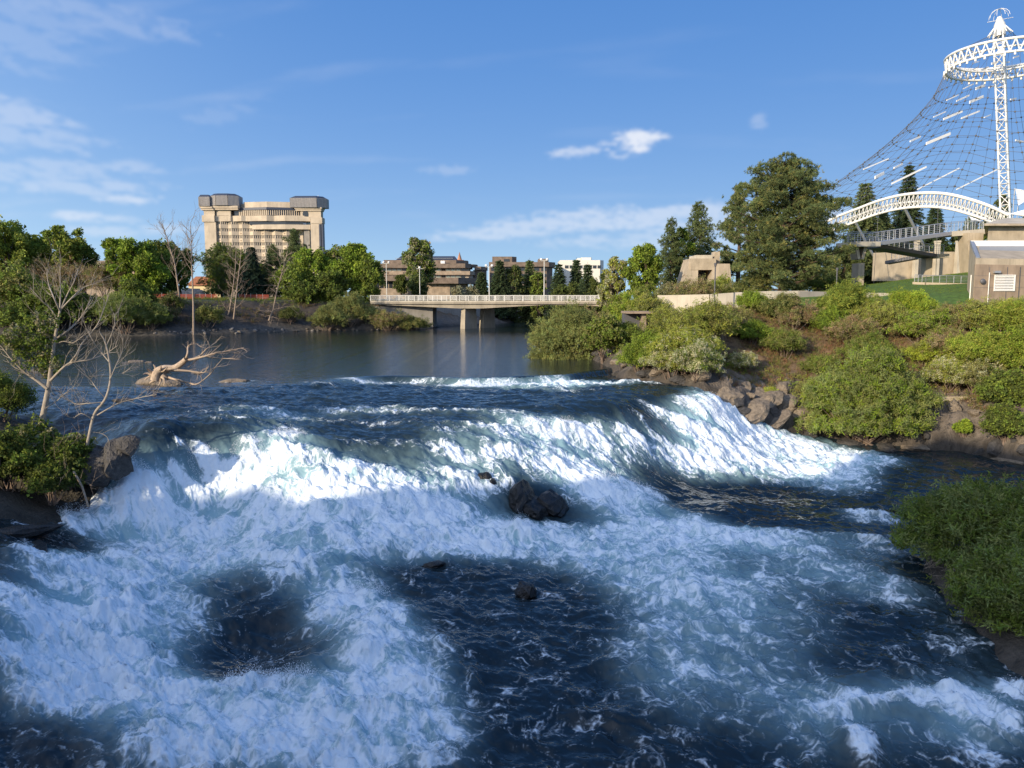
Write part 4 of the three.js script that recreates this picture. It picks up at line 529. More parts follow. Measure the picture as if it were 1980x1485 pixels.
// ---------------------------------------------------------------- things on the left bank
{
  const D = 205, p = drop(398, 570, D), k = D / F, t = thing('cream_house', 'small cream house with terracotta roof beyond the left bank', 'house', p), top = at(398, 552, D).y - p.y, rf = at(398, 534, D).y - p.y;
  part('wall', box(-4.5, 4.5, 0, top, -6, 0), M.cream, t); part('roof', prism([[-5, 0.5], [5, 0.5], [5, -6.5], [-5, -6.5]], top, rf, [[-3.5, -2.6], [3.5, -2.6], [3.5, -3.4], [-3.5, -3.4]]), M.terracotta, t); part('window', box(-3, -1.5, top * 0.35, top * 0.75, -0.1, 0.06), M.glass, t);
  const r = rng(5), hp = drop(372, 575, 172), g = new THREE.SphereGeometry(1, 40, 16, 0, 6.283, 0, 1.57); const q = g.attributes.position; for (let i = 0; i < q.count; i++) { const x = q.getX(i), y = q.getY(i), z = q.getZ(i), n = fbm(x * 2 + 3, z * 2, 4) * 0.35; q.setXYZ(i, x * 4.6, Math.pow(y, 1.4) * 2.2 * (1 + n) - 0.05, z * 3); } g.computeVertexNormals(); const h = single('gravel_heap', g, M.gravel, 'grey heap of gravel on the bank beside the cream house', 'gravel heap'); h.position.copy(hp);
  // orange safety fence, panel by panel
  const fence = (pxa, pxb, D, label) => { const t = thing('safety_fence', label, 'fence'), n = Math.round((pxb - pxa) / 11); for (let i = 0; i < n; i++) { const a = drop(lerp(pxa, pxb, i / n), 580, D), b = drop(lerp(pxa, pxb, (i + 1) / n), 580, D); part('post', bar(V(a.x, a.y - 0.2, a.z), V(a.x, a.y + 1.2, a.z), 0.04, 5), M.steel, t); const g = []; for (let s = 0; s < 7; s++) g.push(slab(V(a.x, a.y + 0.2 + s * 0.13, a.z), V(b.x, b.y + 0.2 + s * 0.13, b.z), 0.02, 0.09)); part('mesh_panel', g, M.orange, t); } };
  fence(290, 372, 146, 'orange mesh safety fence behind the paired dead trees on the bank'); fence(462, 520, 159, 'orange mesh safety fence below the dark spruce'); fence(376, 420, 152, 'orange mesh safety fence in front of the gravel heap');
  const van = (px, D, w, h, label) => { const p = drop(px, 575, D), t = thing('parked_van', label, 'van', p, 0.3); part('body', prism([[-w / 2, -0.95], [w / 2, -0.95], [w / 2, 0.95], [-w / 2, 0.95]], 0.4, h, [[-w / 2, -0.85], [w / 2 - 0.8, -0.85], [w / 2 - 0.8, 0.85], [-w / 2, 0.85]]), M.white, t); part('window', box(-w * 0.3, w * 0.25, h * 0.6, h * 0.85, 0.80, 0.93), M.glass, t); for (const x of [-w * 0.3, w * 0.3]) for (const z of [-0.85, 0.85]) part('wheel', new THREE.CylinderGeometry(0.36, 0.36, 0.22, 14).rotateX(Math.PI / 2).translate(x, 0.36, z), M.darkSteel, t); };
  van(6, 176, 5.4, 2.3, 'white van parked behind the shrubs at the edge'); van(100, 186, 4.6, 1.6, 'pale car half hidden behind the leafless brown shrubs'); van(560, 196, 5, 2.1, 'white van seen under the trees below the hotel');
  const wr = drop(85, 560, 200), wb = thing('low_building', 'low dark roofed building hidden behind the trees', 'building', wr); part('wall', box(-14, 26, 0, 7, -10, 0), M.officeTan, wb); part('roof', prism([[-15, 1], [27, 1], [27, -11], [-15, -11]], 7.0, 9.6, [[-13, -4.6], [25, -4.6], [25, -5.4], [-13, -5.4]]), M.brownConcrete, wb); for (let i = 0; i < 8; i++) part('window', box(-12 + i * 4.6, -9.6 + i * 4.6, 3.6, 5.6, -0.2, 0.06), M.glass, wb);
}

// ---------------------------------------------------------------- right bank: retaining walls, bunker, ramps, pump house
function wallAlong(name, label, pts, th, mat = M.paleConcrete) {       // pts [px, topPy, D, height]
  const P = pts.map(([px, py, D, h]) => ({ p: at(px, py, D), h })), pos = []; const t = thing(name, label, 'wall');
  for (let i = 0; i + 1 < P.length; i++) { const a = P[i], b = P[i + 1], d = V(b.p.x - a.p.x, 0, b.p.z - a.p.z).normalize(), n = V(-d.z, 0, d.x).multiplyScalar(th / 2); if (n.z < 0) n.negate(); const A = [a.p.x + n.x, a.p.z + n.z], B = [b.p.x + n.x, b.p.z + n.z], C = [b.p.x - n.x, b.p.z - n.z], E = [a.p.x - n.x, a.p.z - n.z]; part('wall_panel', prism([A, B, C, E], Math.min(a.p.y - a.h, b.p.y - b.h), a.p.y, [[...A, a.p.y], [...B, b.p.y], [...C, b.p.y], [...E, a.p.y]]), mat, t); }
  return t;
}
wallAlong('retaining_wall', 'long pale concrete retaining wall on the bank below the big pine', [[1272, 571, 81, 2], [1330, 570, 80, 2], [1372, 569, 79, 2.4], [1430, 565, 79, 3], [1480, 563, 79, 3], [1560, 562, 79.5, 3]], 0.5);
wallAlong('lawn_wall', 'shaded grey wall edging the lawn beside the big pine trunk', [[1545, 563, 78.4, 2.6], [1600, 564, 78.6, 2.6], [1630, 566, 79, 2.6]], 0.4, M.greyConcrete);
wallAlong('stepped_wall', 'pale concrete block wall at the lawn edge above the shrubs', [[1676, 566, 77, 2.6], [1724, 567, 77.2, 2.6]], 0.8); wallAlong('stepped_wall', 'lower pale concrete block wall stepping down towards the pump house', [[1726, 574, 76.4, 2], [1758, 576, 76.4, 2]], 0.8); wallAlong('stepped_wall', 'short low concrete kerb wall beside the pump house', [[1796, 578, 75.5, 1.6], [1868, 583, 75.5, 1.6]], 0.6);
{ // concrete outlook, battered sides and a dark slot
  const D = 96, X = (px) => at(px, 520, D).x, Y = (py) => at(1380, py, D).y, t = thing('concrete_bunker', 'battered tan concrete outlook with dark slot left of the big pine', 'bunker'), Z = -D;
  part('wall', prism([[X(1304), Z + 1.5], [X(1345), Z + 1.5], [X(1345), Z - 4], [X(1304), Z - 4]], 9, Y(505), [[X(1333), Z], [X(1350), Z], [X(1350), Z - 4], [X(1333), Z - 4]]), M.concrete, t); part('lintel', box(X(1334), X(1383), Y(522), Y(500), Z - 4, Z + 0.3), M.concrete, t); part('roof', box(X(1346), X(1378), Y(500), Y(493), Z - 4, Z - 0.2), M.paleConcrete, t);
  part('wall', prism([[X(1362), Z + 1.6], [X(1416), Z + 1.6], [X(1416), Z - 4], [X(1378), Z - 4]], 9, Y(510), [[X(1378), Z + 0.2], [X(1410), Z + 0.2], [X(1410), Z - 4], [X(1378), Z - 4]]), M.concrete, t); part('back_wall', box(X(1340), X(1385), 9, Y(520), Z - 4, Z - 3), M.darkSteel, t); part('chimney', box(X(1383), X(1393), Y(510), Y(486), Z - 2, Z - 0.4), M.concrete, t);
}
const railing = (t, a, b, n, h = 1.1, mat = M.steel) => { const g = []; for (let i = 0; i <= n; i++) { const p = a.clone().lerp(b, i / n); part('post', bar(p, V(p.x, p.y + h, p.z), 0.035, 5), mat, t); } for (const k of [1, 0.8, 0.6, 0.4, 0.2]) g.push(bar(V(a.x, a.y + h * k, a.z), V(b.x, b.y + h * k, b.z), k === 1 ? 0.035 : 0.014, 4)); part('handrail', g, mat, t); };
{
  const t = thing('walkway_ramp', 'zigzag elevated concrete walkway with steel railing over the lawn', 'walkway');
  const L0 = at(1636, 469, 90), L1 = at(1682, 469, 91), U1 = at(1826, 449, 95), U2 = at(1908, 443, 96);
  part('landing', slab(L0, L1, 3.4, 0.55), M.paleConcrete, t); part('ramp', slab(L1, U1, 2.6, 0.42), M.steel, t); part('deck', slab(U1, U2, 2.8, 0.6), M.paleConcrete, t);
  for (const s of [1.2, -1.2]) { const o = V(0.1, 0, s); railing(t, L0.clone().add(o), L1.clone().add(o), 4); railing(t, L1.clone().add(o), U1.clone().add(o), 13); railing(t, U1.clone().add(o), U2.clone().add(o), 6); } railing(t, V(L0.x + 0.1, L0.y, L0.z - 1.2), V(L0.x + 0.1, L0.y, L0.z + 1.2), 2);
  const m0 = at(1686, 473, 94), m1 = at(1796, 492, 98), m2 = at(1815, 492, 98.5); part('ramp', slab(m0, m1, 2.4, 0.42), M.darkSteel, t); part('landing', slab(m1, m2, 3.2, 0.5), M.paleConcrete, t); for (const s of [1.1, -1.1]) { railing(t, m0.clone().add(V(0, 0, s)), m1.clone().add(V(0, 0, s)), 11); railing(t, m1.clone().add(V(0, 0, s)), m2.clone().add(V(0, 0, s)), 2); }
  const n1 = at(1716, 505, 103); part('ramp', slab(m1.clone().add(V(0, 0, -2.6)), n1, 2.2, 0.4), M.darkSteel, t); railing(t, m1.clone().add(V(0, 0, -1.6)), n1.clone().add(V(0, 0, 1)), 8);
  const pier = (px, D, top, wt, wb, dz = 1) => { const p = at(px, 540, D), k = D / F, yt = at(px, top, D).y - 0.55, yb = ground(p.x, p.z) - 0.5; part('pier', prism([[p.x - wb * k, p.z - dz], [p.x + wb * k, p.z - dz], [p.x + wb * k, p.z + dz], [p.x - wb * k, p.z + dz]], yb, yt, [[p.x - wt * k, p.z - dz], [p.x + wt * k, p.z - dz], [p.x + wt * k, p.z + dz], [p.x - wt * k, p.z + dz]]), M.concrete, t); };
  pier(1658, 90.6, 500, 5.6, 5.6, 0.9); pier(1790, 98.2, 492, 6, 6, 0.6); { const p = at(1658, 500, 90.6), k = 90.6 / F, yt = L0.y - 0.552, yb = at(1658, 502, 90.6).y; for (const s of [-1, 1]) part('pier_arm', prism([[p.x + s * 1 * k, p.z - 0.9], [p.x + s * 5.6 * k, p.z - 0.9], [p.x + s * 5.6 * k, p.z + 0.9], [p.x + s * 1 * k, p.z + 0.9]], yb, yt, [[p.x + s * 5 * k, p.z - 0.9], [p.x + s * 11 * k, p.z - 0.9], [p.x + s * 11 * k, p.z + 0.9], [p.x + s * 5 * k, p.z + 0.9]]), M.concrete, t); }
  { const p = at(1875, 500, 94), k = 94 / F; part('pier', prism([[p.x - 2 * k, p.z - 1], [p.x + 14 * k, p.z - 1], [p.x + 14 * k, p.z + 1], [p.x - 2 * k, p.z + 1]], 11, U2.y - 0.7, [[p.x - 17 * k, p.z - 1], [p.x + 14 * k, p.z - 1], [p.x + 14 * k, p.z + 1], [p.x - 17 * k, p.z + 1]]), M.concrete, t); }
}
wallAlong('garden_wall', 'tan concrete wall behind the lawn under the elevated walkway', [[1690, 489, 112, 4], [1760, 487, 112, 4], [1813, 487, 112, 4], [1860, 487, 112, 4]], 0.5, M.concrete);
for (const [px, w] of [[1772, 7], [1812, 8], [1853, 7]]) { const a = at(px, 469, 111), t = thing('concrete_post', ['concrete buttress post behind the middle ramp landing', 'concrete buttress post with bracket at the ramp end', 'concrete buttress post beside the pump house roof'][px === 1772 ? 0 : px === 1812 ? 1 : 2], 'post', [a.x, 0, a.z]), k = w * 111 / F / 2; part('shaft', prism([[-k, -0.4], [k, -0.4], [k, 0.4], [-k, 0.4]], 12, a.y, [[-k * 0.6, -0.4], [k, -0.4], [k, 0.4], [-k * 0.6, 0.4]]), M.paleConcrete, t); part('cap', box(-k * 0.7, k * 1.1, a.y, a.y + 0.25, -0.5, 0.5), M.paleConcrete, t); }
{ const t = wallAlong('curved_wall', 'low curved concrete wall with steel railing on the lawn', [[1766, 545, 84, 0.6], [1790, 546, 83, 1.2], [1830, 547, 82.4, 1.8], [1872, 548, 82, 2.2]], 0.4, M.concrete); const pts = [[1768, 545, 84], [1790, 546, 83], [1830, 547, 82.4], [1872, 548, 82]].map(([a, b, c]) => at(a, b, c)); for (let i = 0; i < 3; i++) railing(t, pts[i], pts[i + 1], 3, 0.75, M.steel); }
{ // pump house
  const D = 70, X = (px, d = D) => at(px, 540, d).x, Y = (py, d = D) => at(1900, py, d).y, t = thing('pump_house', 'tan concrete pump house with sloping grey roof and louvred vent', 'building'), xl = X(1884), xr = xl + 15, zf = -D, zb = -D - 7.5, xb = X(1871, D + 7.5), yf = Y(499), ybk = Y(474.5, D + 7.5);
  part('wall', prism([[xl, zf], [xr, zf - 0.5], [xr, zb], [xb, zb]], 6, yf, [[xl, zf, yf], [xr, zf - 0.5, yf - 0.25], [xr, zb, ybk], [xb, zb, ybk]]), M.concrete, t);
  part('lower_wall', prism([[xl + 0.02, zf + 0.06], [xr, zf - 0.44], [xr, zf - 0.8], [xl + 0.1, zf - 0.3]], 6, Y(511), [[xl + 0.02, zf + 0.06, Y(511)], [xr, zf - 0.44, Y(517)], [xr, zf - 0.8, Y(517)], [xl + 0.1, zf - 0.3, Y(511)]]), M.brownConcrete, t);
  part('roof', prism([[xl + 0.6, zf - 0.6], [xr, zf - 1.1], [xr, zb + 0.6], [xb + 0.6, zb + 0.6]], yf - 0.4, yf, [[xl + 0.6, zf - 0.6, yf + 0.02], [xr, zf - 1.1, yf - 0.2], [xr, zb + 0.6, ybk - 0.1], [xb + 0.6, zb + 0.6, ybk - 0.1]]), M.roofGrey, t);
  part('parapet', prism([[xb, zb], [xr, zb], [xr, zb + 0.3], [xb, zb + 0.3]], ybk - 0.3, ybk + 0.45), M.whiteMatt, t); part('coping', prism([[xl, zf + 0.03], [xl + 0.35, zf + 0.03], [xb + 0.35, zb], [xb, zb]], yf, yf + 0.1, [[xl, zf + 0.03, yf + 0.12], [xl + 0.35, zf + 0.03, yf + 0.12], [xb + 0.35, zb, ybk + 0.47], [xb, zb, ybk + 0.47]]), M.steel, t);
  for (const c of [1912, 1947, 1972]) part('panel_joint', box(X(c) - 0.02, X(c) + 0.02, 6, Y(516), zf + 0.0, zf + 0.068 - (X(c) - xl) * 0.033), M.darkSteel, t); for (const py of [533, 556]) part('panel_joint', prism([[xl + 0.02, zf + 0.066], [xr, zf - 0.434], [xr, zf - 0.5], [xl + 0.02, zf]], Y(py + 0.5), Y(py)), M.darkSteel, t);
  const v = new THREE.Group(); v.name = 'vent'; t.add(v); const x0 = X(1924), x1 = X(1961), vz = zf + 0.08 - (x0 - xl) * 0.033; part('vent_frame', [box(x0 - 0.08, x1 + 0.08, Y(533), Y(533) + 0.08, vz - 0.1, vz + 0.06), box(x0 - 0.08, x1 + 0.08, Y(561) - 0.08, Y(561), vz - 0.1, vz + 0.06), box(x0 - 0.08, x0, Y(561), Y(533), vz - 0.1, vz + 0.06), box(x1, x1 + 0.08, Y(561), Y(533), vz - 0.1, vz + 0.06)], M.white, v); part('vent_recess', box(x0, x1, Y(561), Y(533), vz - 0.1, vz - 0.05), M.darkSteel, v);
  for (let i = 0; i < 9; i++) { const y = lerp(Y(560.5), Y(534), i / 8.6); part('slat', new THREE.BoxGeometry(x1 - x0, 0.1, 0.02).rotateX(-0.6).translate((x0 + x1) / 2, y + 0.05, vz), M.white, v); }
  part('pipe', bar(V(X(1911), 6.5, zf + 0.12), V(X(1911), Y(527), zf + 0.12), 0.04), M.white, t); part('pipe', bar(V(xl + 1.0, 6.5, zf - 2.2), V(xl + 1.0, Y(530), zf - 2.2), 0.05), M.white, t); part('wall_lamp', box(X(1919), X(1930), Y(528), Y(524), zf - 0.1, zf + 0.35), M.steel, t); part('floodlight', new THREE.SphereGeometry(0.24, 12, 8).scale(1, 1, 0.6).translate(X(1898), Y(544), zf + 0.2), M.darkSteel, t); part('bracket', bar(V(X(1898), Y(544), zf), V(X(1904), Y(543), zf + 0.2), 0.03), M.darkSteel, t);
  const DU = 84, U = (px) => at(px, 440, DU).x, W = (py) => at(1940, py, DU).y, u = thing('upper_block', 'tan concrete block with hipped slab roof above the pump house', 'building'); const E = (px, d) => at(px, 440, DU + d).x; part('wall', prism([[U(1911), -DU], [U(2060), -DU], [U(2060), -DU - 10], [E(1913, 10), -DU - 10]], 9, W(438)), M.concrete, u); part('roof', prism([[E(1903, -1), -DU + 1], [U(2070), -DU + 1], [U(2070), -DU - 11], [E(1906, 11), -DU - 11]], W(438), W(434)), M.concrete, u); part('roof_slope', prism([[E(1903, -1), -DU + 1], [U(2070), -DU + 1], [U(2070), -DU - 11], [E(1906, 11), -DU - 11]], W(434) + 0.002, W(412), [[E(1942, 5), -DU - 5], [U(2050), -DU - 5], [U(2050), -DU - 6], [E(1942, 6), -DU - 6]]), M.paleConcrete, u);
}
for (const [px, py0, py1, D, label] of [[1811, 512, 560, 76, 'thin dark lamp post in the shrubs left of the pine trunk'], [1617, 521, 565, 78, 'thin dark post with a small head on the lawn edge']]) { const q = px === 1811 ? 1382 : px, b = drop(q, 560, D), t = thing('park_post', label, 'post', b), h = at(q, py0, D).y - b.y; part('pole', bar(V(0, -0.3, 0), V(0, h, 0), 0.06, 6), M.darkSteel, t); part('head', new THREE.CylinderGeometry(0.16, 0.1, 0.35, 8).translate(0, h, 0), M.darkSteel, t); }
{ // little overhanging concrete slab on the cliff, stub of masonry at the water
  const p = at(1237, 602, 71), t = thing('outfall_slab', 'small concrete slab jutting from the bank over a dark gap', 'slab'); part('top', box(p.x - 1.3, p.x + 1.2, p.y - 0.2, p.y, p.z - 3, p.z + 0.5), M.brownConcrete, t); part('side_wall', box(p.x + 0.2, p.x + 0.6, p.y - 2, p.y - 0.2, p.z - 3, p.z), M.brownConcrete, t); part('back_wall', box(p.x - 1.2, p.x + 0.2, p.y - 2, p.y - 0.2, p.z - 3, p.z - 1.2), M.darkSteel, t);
  const b = at(1376, 722, 59.5); single('masonry_block', rockGeo(1.1, 0.6, 0.9, 61, 3, 0.15).translate(b.x, b.y, b.z), M.tanRock, 'squared grey stone block at the top of the chute by the bank', 'stone block');
  const c = at(1857, 800, 58.6); { const g = box(-3.6, 4.4, -3.4, 1.35, -2.4, 0.2); single('cliff_wall', g.translate(c.x, c.y, c.z), M.concrete, 'rust stained concrete river wall low on the bank beside the big willow', 'wall'); }
}
// ---------------------------------------------------------------- the pavilion: leaning mast, ring, net of cables, white trussed edge beam
{
  const t = thing('cable_net_pavilion', 'giant cone of dark cable net hung from a white lattice mast', 'pavilion'), DP = 130, foot = at(1948, 440, DP), head = at(1933.5, 62, DP); { const d = head.clone().sub(foot); foot.addScaledVector(d, (13 - foot.y) / d.y); }
  const ax = head.clone().sub(foot).normalize(), e1 = V(1, 0, 0).addScaledVector(ax, -ax.x).normalize(), e2 = V(0, 0, 0).crossVectors(ax, e1), H = head.distanceTo(foot), w = 0.82, leg = (k, s) => foot.clone().addScaledVector(ax, s).addScaledVector(e1, Math.cos(k * 2.0944 + 0.4) * w * 1.1).addScaledVector(e2, Math.sin(k * 2.0944 + 0.4) * w * 1.1);
  const mast = new THREE.Group(); mast.name = 'mast'; t.add(mast); for (let k = 0; k < 3; k++) part('mast_leg', bar(leg(k, 0), leg(k, H), 0.15, 8), M.white, mast);
  const n = Math.round(H / 1.7); for (let i = 0; i < n; i++) { const g = []; for (let k = 0; k < 3; k++) { const a = leg(k, i * H / n), b = leg((k + 1) % 3, i * H / n), c = leg((k + 1) % 3, (i + 1) * H / n); g.push(bar(a, b, 0.065, 5), bar(i % 2 ? a : b, i % 2 ? c : leg(k, (i + 1) * H / n), 0.075, 5)); } part('lattice_bay', g, M.white, mast); }
  const at_ = (s, a, r) => foot.clone().addScaledVector(ax, s).addScaledVector(e1, Math.cos(a) * r).addScaledVector(e2, Math.sin(a) * r);
  part('mast_head', [tube([at_(H - 0.6, 0, 0), at_(H + 0.4, 0, 0), at_(H + 1.2, 0, 0), at_(H + 2.4, 0, 0)], [0.75, 0.95, 0.8, 0.3], 14)], M.white, mast); for (let k = 0; k < 12; k++) { const a = k / 12 * 6.283; part('bracket', bar(at_(H + 1.3, a, 0.4), at_(H - 0.4, a, 1.75), 0.1, 5), M.white, mast); }
  { const g = []; for (let k = 0; k < 4; k++) { const a = k * 0.785, pts = []; for (let i = 0; i <= 8; i++) { const b = i / 8 * Math.PI; pts.push(at_(H + 2.3 + Math.sin(b) * 1.3, a, Math.cos(b) * 1.5)); } g.push(tube(pts, 0.035, 4)); } g.push(bar(at_(H + 1.6, 0.2, -2.3), at_(H + 2.2, 0.2, 2.6), 0.05, 4)); part('wire_dome', g, M.white, mast); }
  // ring
  const C = at(1942, 116, DP), R = 8.5, dth = 0.95, ring = (a, r, y) => V(C.x + Math.cos(a) * r, C.y + y, C.z + Math.sin(a) * r), loop = (r, y, rad) => { const p = []; for (let i = 0; i <= 96; i++) p.push(ring(i / 96 * 6.28319, r, y)); return tube(p, rad, 7); };
  const rg = new THREE.Group(); rg.name = 'ring'; t.add(rg); part('upper_rim', loop(R, dth, 0.21), M.white, rg); part('lower_rim', loop(R - 0.25, -dth, 0.19), M.white, rg); part('inner_rim', loop(R - 1.4, 0.2, 0.16), M.white, rg);
  for (let i = 0; i < 40; i++) { const a = i / 40 * 6.2832, b = (i + 0.5) / 40 * 6.2832, c = (i + 1) / 40 * 6.2832; part('strut', [bar(ring(a, R - 0.25, -dth), ring(b, R, dth), 0.12, 5), bar(ring(c, R - 0.25, -dth), ring(b, R, dth), 0.12, 5), bar(ring(a, R - 0.25, -dth), ring(a, R - 1.4, 0.2), 0.08, 4), bar(ring(b, R, dth), ring(b, R - 1.4, 0.2), 0.08, 4), bar(ring(b, R, -dth + 0.1), ring(b, R, -dth - 0.6), 0.17, 5)], M.white, rg); }
  for (let i = 0; i < 26; i++) { const a = i / 26 * 6.2832; part('stay_cable', bar(at_(H - 0.4, a, 1.7), ring(a, R, dth), 0.022, 4), M.cable, t); }
  // edge beam in front, then the rim round the back
  const beam = [[1560, 448, 124], [1612, 422, 120], [1660, 403, 115.5], [1700, 388, 112], [1745, 377, 108.5], [1790, 373, 105.5], [1830, 375, 103], [1870, 384, 101], [1912, 398, 99.5], [1950, 416, 98.5]].map(([a, b, c]) => at(a, b, c)), bc = new THREE.CatmullRomCurve3(beam), NB = 48, top = [], bot = [], bk = [];
  for (let i = 0; i <= NB; i++) { const p = bc.getPoint(i / NB); top.push(p); bot.push(V(p.x + 0.3, p.y - 1.75, p.z - 0.6)); bk.push(V(p.x + 0.5, p.y - 0.9, p.z - 1.9)); }
  const eb = new THREE.Group(); eb.name = 'edge_beam'; t.add(eb); part('upper_chord', tube(top, 0.21, 8), M.white, eb); part('lower_chord', tube(bot, 0.18, 8), M.white, eb); part('rear_chord', tube(bk, 0.16, 7), M.white, eb); for (let i = 0; i < NB; i++) part('web', [bar(top[i], bot[i], 0.06, 4), bar(bot[i], top[i + 1], 0.06, 4), bar(bk[i], bot[i], 0.06, 4), bar(bk[i], top[i], 0.06, 4)], M.white, eb);
  const edge = (a) => { let best = null; const dx = Math.cos(a), dz = Math.sin(a); for (let i = 0; i < NB; i++) { const p = top[i], q = top[i + 1], s1 = (p.x - C.x) * dz - (p.z - C.z) * dx, s2 = (q.x - C.x) * dz - (q.z - C.z) * dx; if (s1 * s2 <= 0 && (p.x - C.x) * dx + (p.z - C.z) * dz > 0) best = p.clone().lerp(q, s1 / (s1 - s2 || 1)); } return best ?? V(C.x + dx * 40, 21.5, C.z + dz * 40); };
  const NR = 50, NH = 14, net = []; for (let i = 0; i < NR; i++) { const a = i / NR * 6.28319, s = ring(a, R - 0.2, -dth), e = edge(a), col = []; for (let j = 0; j <= NH; j++) { const u = j / NH, f = Math.pow(u, 1.15); col.push(V(lerp(s.x, e.x, f), s.y - (s.y - e.y) * Math.pow(f, 0.66), lerp(s.z, e.z, f))); } net.push(col); }
  for (let i = 0; i < NR; i++) part('cable', tube(net[i], 0.025, 4), M.cable, t); for (let j = 1; j < NH; j++) { const p = net.map((c) => c[j]); p.push(p[0]); part('hoop_cable', tube(p, 0.025, 4), M.cable, t); }
  const nodes = new THREE.InstancedMesh(new THREE.IcosahedronGeometry(0.14, 1), M.cable, NR * (NH - 1)); nodes.name = 'cable_clamps'; nodes.userData.kind = 'stuff'; nodes.castShadow = true; let q = 0; for (const c of net) for (let j = 1; j < NH; j++) nodes.setMatrixAt(q++, new THREE.Matrix4().setPosition(c[j])); t.add(nodes);
  const c5 = [[890, 1345, 990, 1300, 2], [1045, 1360, 1275, 1265, 4], [1210, 1130, 1390, 1055, 3], [1115, 1115, 1230, 1065, 1], [1380, 1125, 1555, 1055, 2], [1240, 955, 1350, 905, 1], [1335, 960, 1455, 905, 2], [1460, 965, 1590, 910, 4], [1400, 845, 1495, 800, 1], [1520, 835, 1605, 805, 4], [1645, 830, 1700, 810, 2], [1480, 665, 1545, 635, 1], [1560, 665, 1640, 635, 2], [1485, 605, 1545, 585, 1], [1670, 600, 1735, 580, 3], [1770, 600, 1840, 585, 2], [1600, 1120, 1660, 1095, 1], [1900, 1335, 1975, 1350, 2], [1850, 945, 1905, 935, 2], [1880, 545, 1930, 530, 2]].map(([a, b, c, d, e]) => [1580 + a / 4.95, b / 4.95, 1580 + c / 4.95, d / 4.95, e]), c6 = [[415, 215, 640, 120, 1], [520, 280, 600, 240, 4], [690, 200, 765, 165, 2], [670, 340, 980, 190, 2], [900, 395, 1275, 205, 1], [1250, 395, 1640, 205, 1]].map(([a, b, c, d, e]) => [1580 + a / 4.64, 280 + b / 4.64, 1580 + c / 4.64, 280 + d / 4.64, e]);
  for (const [a, b, c, d, e] of [...c5, ...c6]) { const D = 130 - clamp((b - 130) / 260) * 22, p = at(a, b, D), s = at(c, d, D + 1.2); part('light_blade', slab(p, s, 0.14, 0.06 + 0.09 * e), M.white, t); }
  // ground anchors
  for (const [i, px] of [[10, 1700], [22, 1770]]) part('strut', bar(bot[i], V(bot[i].x + 4, bot[i].y - 5, bot[i].z - 2), 0.2, 6), M.steel, t);
  for (const i of [6, 16, 30, 44]) { const e = V(top[i].x - 3, ground(top[i].x - 3, top[i].z + 6), top[i].z + 6); part('anchor_cable', bar(top[i], e, 0.035, 4), M.cable, t); }
}
{ // shade sails by the mast
  for (const [a, b, c, D, label] of [[[1962, 364], [2010, 372], [1968, 399], 112, 'white shade sail stretched beside the foot of the mast'], [[1948, 414], [2000, 400], [2010, 418], 108, 'lower white shade sail just above the hipped roof'], [[1872, 417], [1902, 428], [1878, 426], 112, 'small grey shade sail over the far walkway railing']]) { const P = [a, b, c].map(([x, y], i) => at(x, y, D - i * 1.5)), g = new THREE.BufferGeometry(), pos = [], N = 10, cen = P[0].clone().add(P[1]).add(P[2]).divideScalar(3), f = (i, j) => { const u = i / N, v = j / N * (1 - u), w = 1 - u - v, p = P[0].clone().multiplyScalar(w).addScaledVector(P[1], u).addScaledVector(P[2], v), e = 27 * u * v * w; p.y -= 0.5 * e; return p.lerp(cen, (1 - e) * 0.06); }; for (let i = 0; i < N; i++) for (let j = 0; j < N; j++) for (const q of [f(i, j), f(i + 1, j), f(i, j + 1), f(i, j + 1), f(i + 1, j), f(i + 1, j + 1)]) pos.push(q.x, q.y, q.z); g.setAttribute('position', new THREE.Float32BufferAttribute(pos, 3)); g.computeVertexNormals(); const t = thing('shade_sail', label, 'shade sail'); part('cloth', g, M.whiteMatt, t); for (const p of P) part('pole', bar(p, V(p.x, 12, p.z), 0.06, 6), M.steel, t); }
}

